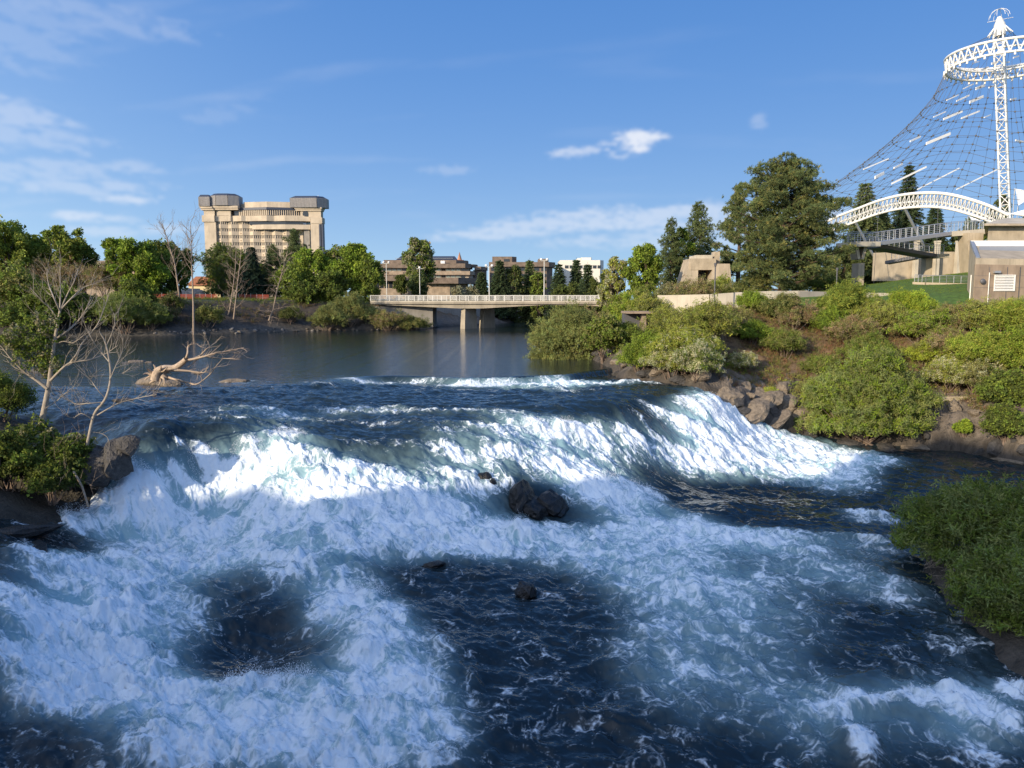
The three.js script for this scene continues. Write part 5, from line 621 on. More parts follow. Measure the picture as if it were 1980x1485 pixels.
// ---------------------------------------------------------------- trees: [kind, px, top py, distance, half width px, options, label]
let seed = 100;
function plant(name, cat, px, top, D, hw, label, group, build, o) { const b = drop(px, 560, D), r = rng(seed += 17), h = Math.max(0.6, at(px, top, D).y - b.y), t = thing(name, label, cat, b, 0, group); t.rotation.y = 0; build(t, h, hw * 2 * D / F, r, o); return t; }
const LB = 'trees on the left bank', RB = 'trees on the right bank', FB = 'trees beyond the bridge';
for (const [kind, px, top, D, hw, o, label] of [
  ['b', 22, 424, 150, 62, { pal: 'yellow', mix: ['green', .5], n: 2200, size: 1.0, lobes: 16, low: .1 }, 'tall yellow-green tree at the left edge of the far bank'],
  ['b', 78, 452, 158, 40, { pal: 'green', n: 1300, size: 1.0, thin: -.3 }, 'loose green tree second from the left on the far bank'],
  ['b', 128, 432, 152, 48, { pal: 'green', mix: ['yellow', .4], n: 1700, size: .95, thin: -.3, lobe: .17 }, 'tall open-crowned green tree right of the loose green tree'],
  ['b', 165, 470, 165, 30, { pal: 'dark', n: 900, size: 1 }, 'dark green tree behind the leafless brown shrubs'],
  ['b', 226, 455, 150, 30, { pal: 'bright', mix: ['green', .5], n: 1000, size: .9, thin: -.2, lobe: .16 }, 'thin bright green tree with a gap of sky on its left'],
  ['b', 268, 460, 148, 50, { pal: 'bright', mix: ['green', .4], n: 2000, size: .95, low: .05 }, 'dense bright green tree left of the paired dead trees'],
  ['b', 312, 461, 156, 46, { pal: 'green', mix: ['dark', .3], n: 1700, size: .95, low: .08 }, 'dark rounded green tree behind the slender dead tree'],
  ['b', 350, 475, 160, 30, { pal: 'green', n: 900, size: .95 }, 'green tree between the two tall dead trees'],
  ['p', 428, 474, 170, 48, { pal: 'pine', mix: ['green', .4], n: 2000, size: 1.0, low: .05, lobe: .13, round: true }, 'broad olive pine in front of the hotel corner tower'],
  ['b', 458, 478, 178, 24, { pal: 'green', n: 800, size: 1 }, 'small green tree behind the twin dead trunks'],
  ['f', 488, 475, 168, 23, { pal: 'spruce', size: .95, tiers: 26, droop: .3 }, 'dark blue-black spruce in front of the hotel'],
  ['p', 530, 474, 172, 32, { pal: 'pine', n: 1500, size: 1, lobe: .12, low: .05 }, 'sparse olive pine right of the dark spruce'],
  ['p', 572, 442, 200, 30, { pal: 'pine', n: 1700, size: 1.1, lobe: .14, low: .05, round: true }, 'tall rounded pine rising before the hotel right tower'],
  ['b', 512, 510, 182, 26, { pal: 'bright', n: 700, size: 1 }, 'small bright tree between the spruce and the sparse pine'],
  ['b', 606, 480, 168, 50, { pal: 'bright', mix: ['green', .5], n: 2100, size: 1, low: .05 }, 'wide leafy tree hiding the hotel right side'],
  ['b', 566, 510, 165, 36, { pal: 'green', n: 1200, size: 1, low: .05 }, 'mid green tree below the tall rounded pine'],
  ['b', 650, 476, 172, 34, { pal: 'green', mix: ['grey', .25], n: 1200, size: 1, thin: -.3 }, 'greyish airy tree right of the hotel'],
  ['b', 688, 468, 165, 40, { pal: 'bright', mix: ['green', .5], n: 2000, size: 1, low: .05, lobe: .18 }, 'tall leafy tree above the willow shrubs at the bridge end'],
  ['b', 716, 500, 162, 26, { pal: 'green', mix: ['dark', .3], n: 1000, size: .95, low: .03 }, 'darker green tree overhanging the bridge end'],
  ['b', 640, 520, 160, 36, { pal: 'dark', mix: ['green', .5], n: 1000, size: .95, low: .03 }, 'shaded tree low on the bank behind the willow shrubs'],
  ['b', 590, 545, 158, 36, { pal: 'dark', mix: ['green', .5], n: 900, size: .9, low: .02 }, 'low dark tree on the bank top below the hotel'],
  ['b', 809, 458, 196, 37, { pal: 'green', mix: ['grey', .4], n: 2200, size: 1.1, low: .12, thin: -.35, lobe: .18 }, 'tall cottonwood standing in front of the office building'],
  ['b', 776, 531, 205, 14, { pal: 'dark', n: 350, size: .9, low: .3 }, 'small round dark tree before the office windows'],
  ['b', 808, 528, 190, 20, { pal: 'dark', mix: ['pine', .5], n: 700, size: .9, low: .02 }, 'dark bushy growth round the cottonwood foot'],
  ['b', 886, 552, 190, 16, { pal: 'grey', n: 500, size: .8, low: .05 }, 'silvery shrub tree behind the bridge railing left of the lamp'],
  ['b', 912, 549, 192, 16, { pal: 'grey', n: 500, size: .8, low: .05 }, 'silvery shrub tree behind the bridge railing under the small conifer'],
  ['f', 931, 524, 200, 17, { pal: 'pineDark', size: 1.1, tiers: 18 }, 'small conifer left of the bridge lamp'],
  ['f', 966, 500, 200, 24, { pal: 'pineDark', size: 1.2, tiers: 20 }, 'broad dark conifer right of the bridge lamp'],
  ['b', 995, 506, 202, 22, { pal: 'dark', mix: ['pine', .5], n: 900, size: 1.1, low: .04 }, 'dark leafy tree between two conifers past the bridge'],
  ['f', 1024, 498, 206, 20, { pal: 'pine', size: 1.2, tiers: 20 }, 'slim olive conifer before the dark office block'],
  ['b', 1042, 520, 200, 18, { pal: 'green', mix: ['dark', .5], n: 700, size: 1.1, low: .04 }, 'leafy tree behind the middle bridge lamp'],
  ['f', 1080, 505, 200, 26, { pal: 'pineDark', size: 1.2, tiers: 20 }, 'dark spreading conifer right of the middle bridge lamp'],
  ['f', 1114, 497, 204, 22, { pal: 'pineDark', size: 1.2, tiers: 22 }, 'pointed dark conifer before the white building'],
  ['f', 1136, 506, 200, 24, { pal: 'pineDark', size: 1.2, tiers: 20 }, 'dark conifer right of the pointed one before the white building'],
  ['b', 1160, 522, 192, 24, { pal: 'dark', n: 900, size: 1.1, low: .03 }, 'dark leafy tree at the far end of the bridge'],
  ['b', 1098, 540, 190, 40, { pal: 'dark', n: 900, size: 1, low: .02 }, 'low dark trees massed behind the bridge railing'],
  ['b', 1192, 488, 98, 32, { pal: 'yellow', mix: ['grey', .5], n: 2200, size: .6, thin: -.3, lobe: .17, lobes: 15, low: .1 }, 'airy pale green tree at the right end of the bridge'],
  ['b', 1246, 464, 96, 38, { pal: 'green', mix: ['bright', .4], n: 2400, size: .62, thin: -.35, lobe: .18, lobes: 15, low: .12 }, 'spreading green tree with jagged top beside the pale airy tree'],
  ['p', 1296, 420, 104, 36, { pal: 'pine', n: 1900, size: .6, lobe: .15, low: .12 }, 'narrow conifer with a visible trunk left of the concrete outlook'],
  ['p', 1348, 391, 112, 54, { pal: 'pine', n: 2800, size: .68, lobe: .14, low: .08 }, 'broad pointed conifer behind the concrete outlook'],
  ['b', 1318, 430, 106, 24, { pal: 'bright', mix: ['green', .5], n: 1300, size: .6, low: .06 }, 'bright leafy tree squeezed between two conifers'],
  ['p', 1424, 348, 100, 46, { pal: 'pine', mix: ['grey', .15], n: 2600, size: .6, lobe: .1, low: .2, lobes: 30 }, 'thinner pine showing at the left shoulder of the big pine'],
  ['f', 1664, 346, 128, 44, { pal: 'pine', size: .95, tiers: 26, pow: .7 }, 'rounded conifer behind the left end of the white beam'],
  ['f', 1746, 310, 140, 48, { pal: 'pineDark', size: 1.0, tiers: 28, droop: .35, pow: 1 }, 'tall spruce pushing up through the cable net'],
  ['f', 1800, 392, 134, 40, { pal: 'pineDark', size: 1.0, tiers: 24 }, 'conifer under the crown of the white beam'],
  ['f', 1700, 400, 132, 40, { pal: 'pine', size: 1.0, tiers: 22 }, 'broad conifer between the rounded conifer and the tall spruce'],
  ['b', 1860, 430, 136, 30, { pal: 'dark', mix: ['pine', .5], n: 1100, size: .8, low: .1 }, 'dark tree behind the elevated walkway railing'],
  ['b', 1926, 362, 150, 24, { pal: 'dark', mix: ['pine', .6], n: 900, size: .9, low: .2 }, 'dark tree seen through the lattice mast'],
  ['b', 1880, 402, 152, 26, { pal: 'dark', mix: ['green', .4], n: 900, size: .9, low: .15 }, 'distant dark tree right of the beam crown'],
  ['b', 1985, 372, 152, 26, { pal: 'dark', n: 900, size: .9, low: .15 }, 'dark tree behind the white shade sail'],
  ['b', 1830, 470, 120, 40, { pal: 'dark', mix: ['green', .5], n: 1300, size: .7, low: .02 }, 'green hedge-like tree behind the garden wall'],
  ['b', 1720, 462, 122, 30, { pal: 'dark', mix: ['pine', .5], n: 1000, size: .7, low: .02 }, 'dark tree filling the gap under the upper ramp'],
  ['b', 1588, 486, 120, 30, { pal: 'dark', mix: ['pine', .6], n: 1100, size: .7, low: .02 }, 'dark tree filling the gap behind the big pine boughs'],
  ['p', 1556, 470, 124, 34, { pal: 'pineDark', n: 1300, size: .75, low: .03 }, 'dark pine half hidden behind the big pine trunk'],
  ['b', 1630, 470, 118, 34, { pal: 'dark', mix: ['pine', .6], n: 1100, size: .7, low: .02 }, 'dark tree left of the ramp landing'],
]) plant(kind === 'b' ? 'broadleaf_tree' : kind === 'p' ? 'pine_tree' : 'conifer_tree', 'tree', px, top, D, hw, label, px < 730 ? LB : px < 1170 ? FB : RB, kind === 'b' ? broadleaf : kind === 'p' ? pineTree : firTree, o);
plant('ponderosa_pine', 'tree', 1512, 308, 84, 128, 'great spreading pine dominating the right bank above the retaining wall', undefined, pineTree, { pal: 'pine', mix: ['olive', .18], n: 22000, size: .5, lobes: 135, lobe: .078, flat: .4, low: .05, round: true, pow: .66, up: .2, trunk: .36, thin: -.3, gap: 1.5 });

// bare trees on the left bank
function snag(name, label, pts, D, rad, limbs, o) { const P = pts.map(([px, py]) => at(px, py, D)), b = V(P[0].x, ground(P[0].x, P[0].z) - 0.3, P[0].z), r = rng(seed += 29), t = thing(name, label, 'dead tree', b, 0, 'dead trees on the left bank'); const st = P.map((p, i) => i ? p.clone().sub(b) : V(0, 0, 0)); bareTree(t, st, taper(rad, 0.04, st.length - 1), limbs.map(([k, x, y, z, l, rr, dp]) => [k, V(x, y, z), l, rr, dp]), r, { min: 0.018, crook: .2, ...o }); return t; }
const around = (n, k0, k1, len, rad, r, up = .8, dp = 2) => Array.from({ length: n }, (_, i) => { const a = i * 2.4 + r() * 1.5, k = lerp(k0, k1, (i + r() * .6) / n); return [k, Math.cos(a), up * (0.6 + 0.7 * r()), Math.sin(a), len * (0.6 + 0.6 * r()), rad, dp]; });
{ const r = rng(77);
  snag('dead_tree', 'pale dead tree with forked twiggy top left of the lone bare trunk', [[349, 605], [345, 560], [338, 510], [325, 468], [314, 432]], 140, .2, around(20, 1.2, 3.8, 3.0, .05, r, .9), {});
  snag('dead_tree', 'tall lone bare trunk rising from the water edge', [[374, 644], [374, 590], [372, 540], [370, 490], [369, 436]], 128, .21, around(18, 2.2, 3.8, 2.9, .05, r, 1.3), {});
  snag('dead_tree', 'slender dead trunk, the left one of the twin trunks on the bank', [[441, 640], [444, 600], [450, 560], [455, 520], [456, 486]], 139, .16, around(18, .6, 3.6, 2.2, .04, r, .5), {});
  snag('dead_tree', 'slender dead trunk, the taller right one of the twin trunks on the bank', [[452, 640], [455, 590], [459, 550], [464, 510], [467, 478]], 138, .16, around(20, .8, 3.8, 2.4, .04, r, .6), {});
  snag('dead_tree', 'leaning dead tree with drooping lower twigs below the dark spruce', [[519, 640], [528, 600], [536, 560], [546, 525], [556, 486]], 143, .18, [...around(14, 1.6, 3.8, 2.8, .05, r, 1.0), ...around(10, .4, 1.6, 2.9, .04, r, .1)], { rise: -.08 });
}
// shrubs: [px, base py (0: on the ground), top py, distance, half width px, options, label]
const shrubs = [
  // left bank
  [28, 520, 146, 60, { pal: 'green', mix: ['olive', .4], n: 1300, size: .8, kind: 'broad' }, 'big green bush at the left edge behind the foreground tree'],
  [70, 500, 150, 50, { pal: 'brown', mix: ['olive', .4], n: 1300, size: .7, kind: 'willow', thin: -.2 }, 'brownish budding bush in front of the left edge trees'],
  [150, 492, 150, 52, { pal: 'brown', mix: ['olive', .35], n: 1500, size: .7, kind: 'willow', thin: -.2 }, 'wide brown twiggy bush above the bank'],
  [208, 505, 148, 44, { pal: 'brown', mix: ['olive', .45], n: 1300, size: .7, kind: 'willow', thin: -.2 }, 'brown twiggy bush left of the dense bright tree'],
  [100, 555, 136, 60, { pal: 'green', mix: ['dark', .4], n: 1500, size: .8, kind: 'broad' }, 'green bush on the bank slope left of the brown bush'],
  [168, 560, 134, 46, { pal: 'dark', mix: ['green', .4], n: 1200, size: .75, kind: 'broad' }, 'dark green bush on the slope behind the bare sapling'],
  [240, 566, 127, 56, { pal: 'willow', mix: ['green', .35], n: 2200, size: .7, kind: 'willow' }, 'pale willow bush leaning over the water edge'],
  [290, 592, 128, 30, { pal: 'willow', mix: ['green', .3], n: 1100, size: .65, kind: 'willow' }, 'smaller pale willow bush right of the leaning one'],
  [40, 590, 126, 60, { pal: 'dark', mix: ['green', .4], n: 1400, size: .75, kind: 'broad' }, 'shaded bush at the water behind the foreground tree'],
  [255, 545, 140, 36, { pal: 'dark', mix: ['green', .5], n: 900, size: .75, kind: 'broad' }, 'dark bush above the pale willow bush'],
  [318, 590, 138, 22, { pal: 'dark', mix: ['brown', .4], n: 600, size: .6, kind: 'fine' }, 'low dark scrub under the forked dead tree'], [400, 588, 142, 30, { pal: 'dark', mix: ['olive', .4], n: 700, size: .6, kind: 'fine' }, 'low green scrub beside the lone bare trunk'],
  [330, 565, 146, 26, { pal: 'dark', mix: ['brown', .3], n: 600, size: .7, kind: 'fine' }, 'dark scrub by the orange fence'], [560, 588, 150, 24, { pal: 'dark', mix: ['olive', .4], n: 600, size: .6, kind: 'fine' }, 'small dark scrub right of the leaning dead tree'],
  [632, 588, 146, 36, { pal: 'willow', mix: ['olive', .5], n: 1700, size: .7, kind: 'willow' }, 'olive willow bush with roots at the waterline'],
  [676, 572, 149, 40, { pal: 'olive', mix: ['willow', .5], n: 2000, size: .7, kind: 'willow' }, 'taller olive willow bush right beside the rooted one'], [706, 586, 152, 24, { pal: 'olive', mix: ['willow', .5], n: 900, size: .65, kind: 'willow' }, 'olive willow bush nearest the bridge abutment'],
  [795, 612, 154, 28, { pal: 'olive', mix: ['dark', .4], n: 1100, size: .6, kind: 'willow' }, 'dark scrub at the foot of the bridge abutment'],
  [748, 600, 153, 34, { pal: 'olive', mix: ['brown', .3], n: 1400, size: .6, kind: 'willow' }, 'low spreading bush in front of the bridge abutment'],
  // right bank, along the water
  [1104, 590, 78, 78, { pal: 'willow', mix: ['olive', .3], n: 6500, size: .5, kind: 'willow', lobes: 14, lobe: .17, skirt: true }, 'big feathery willow bush leaning into the river below the bridge'],
  [1172, 606, 70, 40, { pal: 'green', mix: ['olive', .4], n: 2200, size: .42, kind: 'broad' }, 'leafy bush with pale stems at the river edge'],
  [1150, 600, 84, 40, { pal: 'brown', mix: ['olive', .5], n: 1300, size: .45, kind: 'willow', thin: -.1 }, 'brownish twiggy bush behind the feathery willow'],
  [1222, 628, 68.5, 30, { pal: 'dark', mix: ['green', .6], n: 1500, size: .36, kind: 'fine' }, 'dark green bush under the bare bank face'],
  [1268, 640, 66, 40, { pal: 'bright', mix: ['green', .6], n: 2400, size: .36, kind: 'fine' }, 'bright green bush tumbling to the rapids edge'],
  [1240, 668, 64, 34, { pal: 'green', mix: ['bright', .4], n: 1500, size: .34, kind: 'fine' }, 'low green bush right at the weir end'],
  [1310, 600, 69, 56, { pal: 'yellow', mix: ['olive', .4], n: 3600, size: .36, kind: 'fine', lobes: 11 }, 'large yellow-green bush in the middle of the bank'],
  [1370, 590, 71, 52, { pal: 'olive', mix: ['yellow', .5], n: 2800, size: .36, kind: 'fine', lobes: 10 }, 'olive bush left of the round ivy-green bush'],
  [1300, 668, 63, 40, { pal: 'yellow', mix: ['cream', .5], n: 2400, size: .3, kind: 'fine' }, 'cream flowering bush hanging at the rapids edge'],
  [1352, 668, 62.5, 44, { pal: 'green', mix: ['cream', .5], n: 2400, size: .3, kind: 'fine' }, 'cream flowering bush right of the hanging one'],
  [1330, 640, 66, 50, { pal: 'yellow', mix: ['cream', .15], n: 2500, size: .34, kind: 'fine' }, 'yellow-green bush above the two flowering bushes'],
  [1440, 684, 62.5, 24, { pal: 'yellow', mix: ['cream', .65], n: 1300, size: .28, kind: 'fine' }, 'lone cream flowering bush on the bare slope'],
  [1455, 566, 74, 27, { pal: 'bright', mix: ['green', .5], n: 2000, size: .34, kind: 'fine', lobe: .24 }, 'round vivid green bush standing against the retaining wall'],
  [1462, 622, 70, 30, { pal: 'bright', mix: ['green', .4], n: 1300, size: .34, kind: 'fine' }, 'vivid green growth at the foot of the round bush'],
  [1512, 570, 74, 38, { pal: 'dark', mix: ['olive', .5], n: 2000, size: .36, kind: 'fine' }, 'dark bush under the big pine at the wall end'],
  [1540, 590, 72, 34, { pal: 'brown', mix: ['olive', .5], n: 1500, size: .38, kind: 'willow', thin: -.2 }, 'brown twiggy bush left of the earth gully'],
  [1520, 640, 67, 34, { pal: 'green', mix: ['olive', .5], n: 1500, size: .34, kind: 'fine' }, 'green bush with bare stems on the earth slope'],
  [1415, 596, 72.5, 34, { pal: 'olive', mix: ['brown', .3], n: 1500, size: .36, kind: 'fine' }, 'olive bush between the yellow bush and the round bush'],
  // top of the bank towards the pump house
  [1640, 552, 74, 50, { pal: 'green', mix: ['yellow', .35], n: 2800, size: .36, kind: 'fine', lobes: 10 }, 'green bush below the lawn right of the earth gully'],
  [1610, 600, 70, 34, { pal: 'green', mix: ['bright', .4], n: 1500, size: .34, kind: 'fine' }, 'green bush edging the earth gully'],
  [1654, 612, 68, 42, { pal: 'brown', mix: ['olive', .55], n: 2000, size: .38, kind: 'willow', thin: -.25 }, 'grey-brown bush above the big willow mound'],
  [1706, 580, 73, 44, { pal: 'olive', mix: ['yellow', .5], n: 2200, size: .36, kind: 'fine' }, 'olive bush in front of the concrete block wall'],
  [1768, 562, 73.5, 40, { pal: 'lime', mix: ['bright', .5], n: 2200, size: .36, kind: 'fine' }, 'light green bush at the lawn edge'],
  [1790, 600, 70, 46, { pal: 'bright', mix: ['olive', .5], n: 2000, size: .36, kind: 'fine' }, 'green bush under the light green one'],
  [1836, 590, 71, 40, { pal: 'olive', mix: ['brown', .35], n: 1900, size: .36, kind: 'fine' }, 'olive bush below the pump house corner'],
  [1900, 584, 69, 46, { pal: 'yellow', mix: ['olive', .5], n: 2300, size: .36, kind: 'fine' }, 'yellow-green bush in front of the pump house'],
  [1960, 586, 68, 46, { pal: 'yellow', mix: ['bright', .35], n: 2300, size: .36, kind: 'fine' }, 'yellow-green bush at the edge before the pump house'],
  [1846, 640, 65.5, 44, { pal: 'brown', mix: ['olive', .6], n: 1800, size: .36, kind: 'willow' }, 'brown-green bush on the slope right of the rock face'],
  [1900, 640, 65, 60, { pal: 'yellow', mix: ['bright', .4], n: 3200, size: .38, kind: 'fine', lobes: 11 }, 'broad yellow-green bush on the slope at the edge'],
  [1962, 650, 63, 50, { pal: 'bright', mix: ['yellow', .5], n: 2500, size: .38, kind: 'fine' }, 'bright bush spilling down the slope at the edge'],
  [1798, 662, 64, 30, { pal: 'lime', mix: ['yellow', .4], n: 1500, size: .32, kind: 'fine' }, 'lime green bush beside the brown rock face'],
  [1846, 690, 62.5, 44, { pal: 'yellow', mix: ['cream', .35], n: 2200, size: .32, kind: 'fine' }, 'creamy flowering bush over the stained wall'],
  [1900, 700, 61.5, 40, { pal: 'olive', mix: ['cream', .25], n: 1800, size: .32, kind: 'fine' }, 'olive bush over the stained wall'],
  [1965, 720, 59, 46, { pal: 'green', mix: ['dark', .5], n: 2300, size: .36, kind: 'broad' }, 'dark leafy bush overhanging the water at the edge'],
  [1960, 790, 55.5, 34, { pal: 'dark', mix: ['green', .4], n: 1300, size: .34, kind: 'broad' }, 'shaded bush low at the edge above the ledge'],
  [1496, 752, 58.6, 12, { pal: 'lime', mix: ['cream', .3], n: 420, size: .26, kind: 'fine' }, 'small bright tuft on the rock by the chute'],
  [1880, 812, 56.8, 12, { pal: 'bright', n: 350, size: .26, kind: 'broad' }, 'small green plant at the foot of the stained wall'],
  [1600, 690, 64, 30, { pal: 'green', mix: ['olive', .4], n: 1200, size: .32, kind: 'fine' }, 'green bush left above the big willow mound'],
  [1690, 650, 66, 46, { pal: 'green', mix: ['olive', .4], n: 2200, size: .36, kind: 'willow' }, 'green willow shoots behind the big willow mound'],
  [1570, 740, 60, 20, { pal: 'olive', n: 500, size: .3, kind: 'fine' }, 'small olive tuft left of the big willow mound'],
  // upper left of the right bank
  [1590, 540, 92, 34, { pal: 'dark', mix: ['green', .5], n: 1100, size: .42, kind: 'fine' }, 'dark shrub on the lawn beneath the right boughs of the big pine'],
  [1222, 560, 84, 34, { pal: 'yellow', mix: ['bright', .5], n: 1700, size: .42, kind: 'fine' }, 'yellow-green bush at the right bridge end'],
  [1200, 548, 90, 26, { pal: 'bright', mix: ['olive', .4], n: 1200, size: .42, kind: 'fine' }, 'rounded green bush hiding the bridge end'],
  [1256, 566, 80, 36, { pal: 'olive', mix: ['yellow', .4], n: 1600, size: .4, kind: 'fine' }, 'olive bush left of the retaining wall'],
  [1300, 540, 88, 44, { pal: 'grey', mix: ['olive', .5], n: 1700, size: .42, kind: 'fine' }, 'grey-green spreading bush below the concrete outlook'],
  [1350, 545, 86, 40, { pal: 'olive', mix: ['brown', .35], n: 1500, size: .42, kind: 'fine' }, 'olive-brown cover behind the retaining wall'],
  [1250, 545, 90, 34, { pal: 'green', mix: ['olive', .4], n: 1300, size: .42, kind: 'fine' }, 'green bush under the jagged-top tree'],
  [1395, 535, 88, 30, { pal: 'yellow', mix: ['green', .5], n: 1100, size: .4, kind: 'fine' }, 'yellow-green bush at the outlook corner'], [1450, 540, 85, 44, { pal: 'dark', mix: ['olive', .5], n: 1500, size: .4, kind: 'fine' }, 'dark cover beneath the left boughs of the big pine'],
];
function hit(px, py, far = 96) { const d = ray(px, py); for (let D = 40; D < far; D += 0.1) { const k = D / -d.z; if (CAM.y + d.y * k <= ground(d.x * k, -D)) return D; } return 0; }
for (const [px, top, D0, hw, o, label] of shrubs) { const low = Math.min(px < 800 ? 642 : 900, top + hw * (px < 800 ? 1.5 : 1.45)), D = (px < 800 ? hit(px, low, 190) : D0 < 82 ? hit(px, low, D0 + 8) : 0) || D0, big = px > 1180 ? 1.3 : 1.12; plant('shrub', 'bush', px, top - hw * (big - 1) * 0.7, D, hw * big, label, px < 800 ? 'bushes on the left bank' : 'bushes on the right bank', (t, h, w, r, q) => shrub(t, w, h, r, q), o); }
plant('willow_mound', 'bush', 1684, 664, 57.4, 136, 'huge rounded willow mound spilling over the right bank to the water', undefined, (t, h, w, r, q) => shrub(t, w, h, r, q), { pal: 'willow', mix: ['bright', .3], n: 16000, size: .44, kind: 'willow', lobes: 34, lobe: .12, deep: .45, skirt: true, thin: -.4, gap: 1.3 });
{ // the bush in the shade at the lower right
  const b = V(20.2, 0.3, -31), r = rng(900), t = thing('shaded_willow', 'large dark willow bush in shade at the lower right water edge', 'bush', b); shrub(t, 8.8, 3.2, r, { pal: 'willow', mix: ['green', .5], n: 8000, size: .42, kind: 'willow', lobes: 22, lobe: .15, deep: .75, skirt: true });
  const t2 = thing('shaded_willow', 'lower dark willow bush spreading to the water at the right edge', 'bush', V(19.2, -0.2, -25.8)); shrub(t2, 7.6, 2.5, r, { pal: 'green', mix: ['willow', .5], n: 6500, size: .38, kind: 'willow', lobes: 18, lobe: .16, deep: .9, skirt: true });
  const g = []; for (let i = 0; i < 14; i++) twigs(g, V(-4.1 + r() * 0.9, 0.1 + 0.3 * r(), 1.2 + r() * 1.4), V(-0.5 + r(), 0.3, 0.6 + r()).normalize(), 0.7, 0.014, r, 1, { min: 0.006 }); part('dead_twigs', join(g), M.drift, t);
}
{ // tangled undergrowth between the bushes of the right bank, bare where the earth shows
  const r = rng(707), bare = [[1450, 665, 3.6, 2.6], [1580, 665, 3.0, 4.2], [1590, 610, 2.2, 2], [1742, 660, 2.6, 3], [1440, 760, 4, 2.6], [1225, 625, 1.8, 1.4]].map(([px, py, rx, rz]) => { const D = hit(px, py, 90) || 66, p = at(px, py, D); return [p.x, p.z, rx, rz]; });
  const kinds = [['fine', 16000, ['yellow', 'olive', .5], .34], ['willow', 9000, ['olive', 'brown', .45], .42], ['broad', 8000, ['green', 'bright', .5], .3]];
  kinds.forEach(([kind, n, [a, b, m], size], ki) => { const spots = []; for (let i = 0; i < n; i++) { const x = lerp(7, 50, r()), z = lerp(-50, -84, r()), q = landInfo(x, z); if (q.side !== 'right' || q.d < 2.6 || q.d > 17.3) continue; if (noise(x * .28 + ki * 9, z * .28 + ki * 5) < 0.02 + (q.d < 5 ? .25 : 0)) continue; let k = false; for (const [bx, bz, rx, rz] of bare) if (((x - bx) / rx) ** 2 + ((z - bz) / rz) ** 2 < 1 + 0.5 * noise(x, z)) k = true; if (k) continue; const tall = 0.9 * clamp(0.35 + noise(x * .6 + ki * 4, z * .6)); spots.push([V(x, q.y + tall * r(), z), rv(r).add(V(0, .8, 0)).normalize(), size * (.7 + .7 * r()), tint(a, r, .95, [b, m]), r() * 6.28]); } const o = scatter(['low_brush', 'twiggy_brush', 'leafy_brush'][ki], kind, spots, scene); tag(o, ['yellow-green low brush filling between the bushes on the right bank', 'brown twiggy brush tangled over the right bank', 'leafy green brush creeping over the right bank'][ki], 'undergrowth', undefined, 'stuff'); });
}
{ // dry grass and low herbs on the right bank, rough grass and scrub on the left bank
  const r = rng(404), mk = (n, pick) => { const out = []; for (let i = 0; i < n; i++) { const s = pick(); if (s) out.push(s); } return out; }, herb = (x, z, q, s, c) => [V(x, q.y - 0.05, z), V((r() - .5) * .5, 1, (r() - .5) * .5).normalize(), s, c, r() * 6.28];
  const a = mk(52000, () => { const x = lerp(6, 48, r()), z = lerp(-50, -82, r()), q = landInfo(x, z); if (q.side !== 'right' || q.d < 2 || q.d > 16.5) return 0; const n = noise(x * .35, z * .35); if (n < -0.35 + 0.5 * step(5, 2, q.d)) return 0; const k = r() < 0.35 + n * .3; return herb(x, z, q, 0.2 + 0.25 * r(), k ? tint('olive', r, .9) : [0.30 * (.7 + .5 * r()), 0.20 * (.7 + .5 * r()), 0.10]); });
  const m1 = scatter('dry_grass', 'grass', a, scene); tag(m1, 'dry brown grass and weeds covering the right bank slope', 'grass', undefined, 'stuff');
  const b = mk(9000, () => { const x = lerp(-90, -24, r()), z = lerp(-118, -172, r()), q = landInfo(x, z); if (q.side !== 'left' || q.d < 3.5 || q.d > 30) return 0; if (noise(x * .2, z * .2) < -.1) return 0; return herb(x, z, q, 0.5 + 0.4 * r(), q.d > 11 ? tint('green', r, .8, ['olive', .5]) : tint('brown', r, .55, ['olive', .3])); });
  const m2 = scatter('bank_grass', 'grass', b, scene); tag(m2, 'rough dark grass on the left bank slope', 'grass', undefined, 'stuff');
  const c = mk(60000, () => { const x = lerp(26, 80, r()), z = lerp(-76, -112, r()), q = landInfo(x, z); if (q.d < 17.4) return 0; return herb(x, z, q, 0.10 + 0.06 * r(), tint('bright', r, .85, ['green', .5])); });
  const m3 = scatter('lawn_grass', 'grass', c, scene); tag(m3, 'mown green lawn grass behind the right bank wall', 'grass', undefined, 'stuff');
}

// ---------------------------------------------------------------- the tree on the islet at the left, its sapling, leaves and scrub
const path = (pts, D, r, wob = 0.5) => pts.map(([px, py], i) => at(px, py, D + (i ? (r() - 0.5) * wob * 2 : 0)));
function stick(parent, name, pts, r0, r1, mat, seg = 7) { const c = new THREE.CatmullRomCurve3(pts), n = Math.max(4, pts.length * 4), P = c.getPoints(n); part(name, tube(P, taper(r0, r1, n), seg), mat, parent); return P; }
function limbs(parent, list, D, r, mat, o = {}) {                     // each limb with the twigs it carries
  for (const [pts, r00, n0 = 6] of list) { const r0 = r00 * 0.8, n = Math.round(n0 * 1.6); const c = new THREE.CatmullRomCurve3(path(pts, D, r)), N = pts.length * 4, P = c.getPoints(N), g = [tube(P, taper(r0, 0.012, N), 6)]; for (let i = 0; i < n; i++) { const k = Math.floor(lerp(N * 0.25, N, (i + r()) / n)), p = P[Math.min(N, k)], d = P[Math.min(N, k + 1)].clone().sub(P[Math.max(0, k - 1)]).normalize().add(rv(r).multiplyScalar(0.9)).add(V(0, 0.25, 0)).normalize(); twigs(g, p, d, 0.5 + 0.7 * r(), Math.max(0.009, r0 * 0.28), r, 1, { min: 0.007, crook: .25, split: 2, ...o }); } part('limb', join(g), mat, parent); }
}
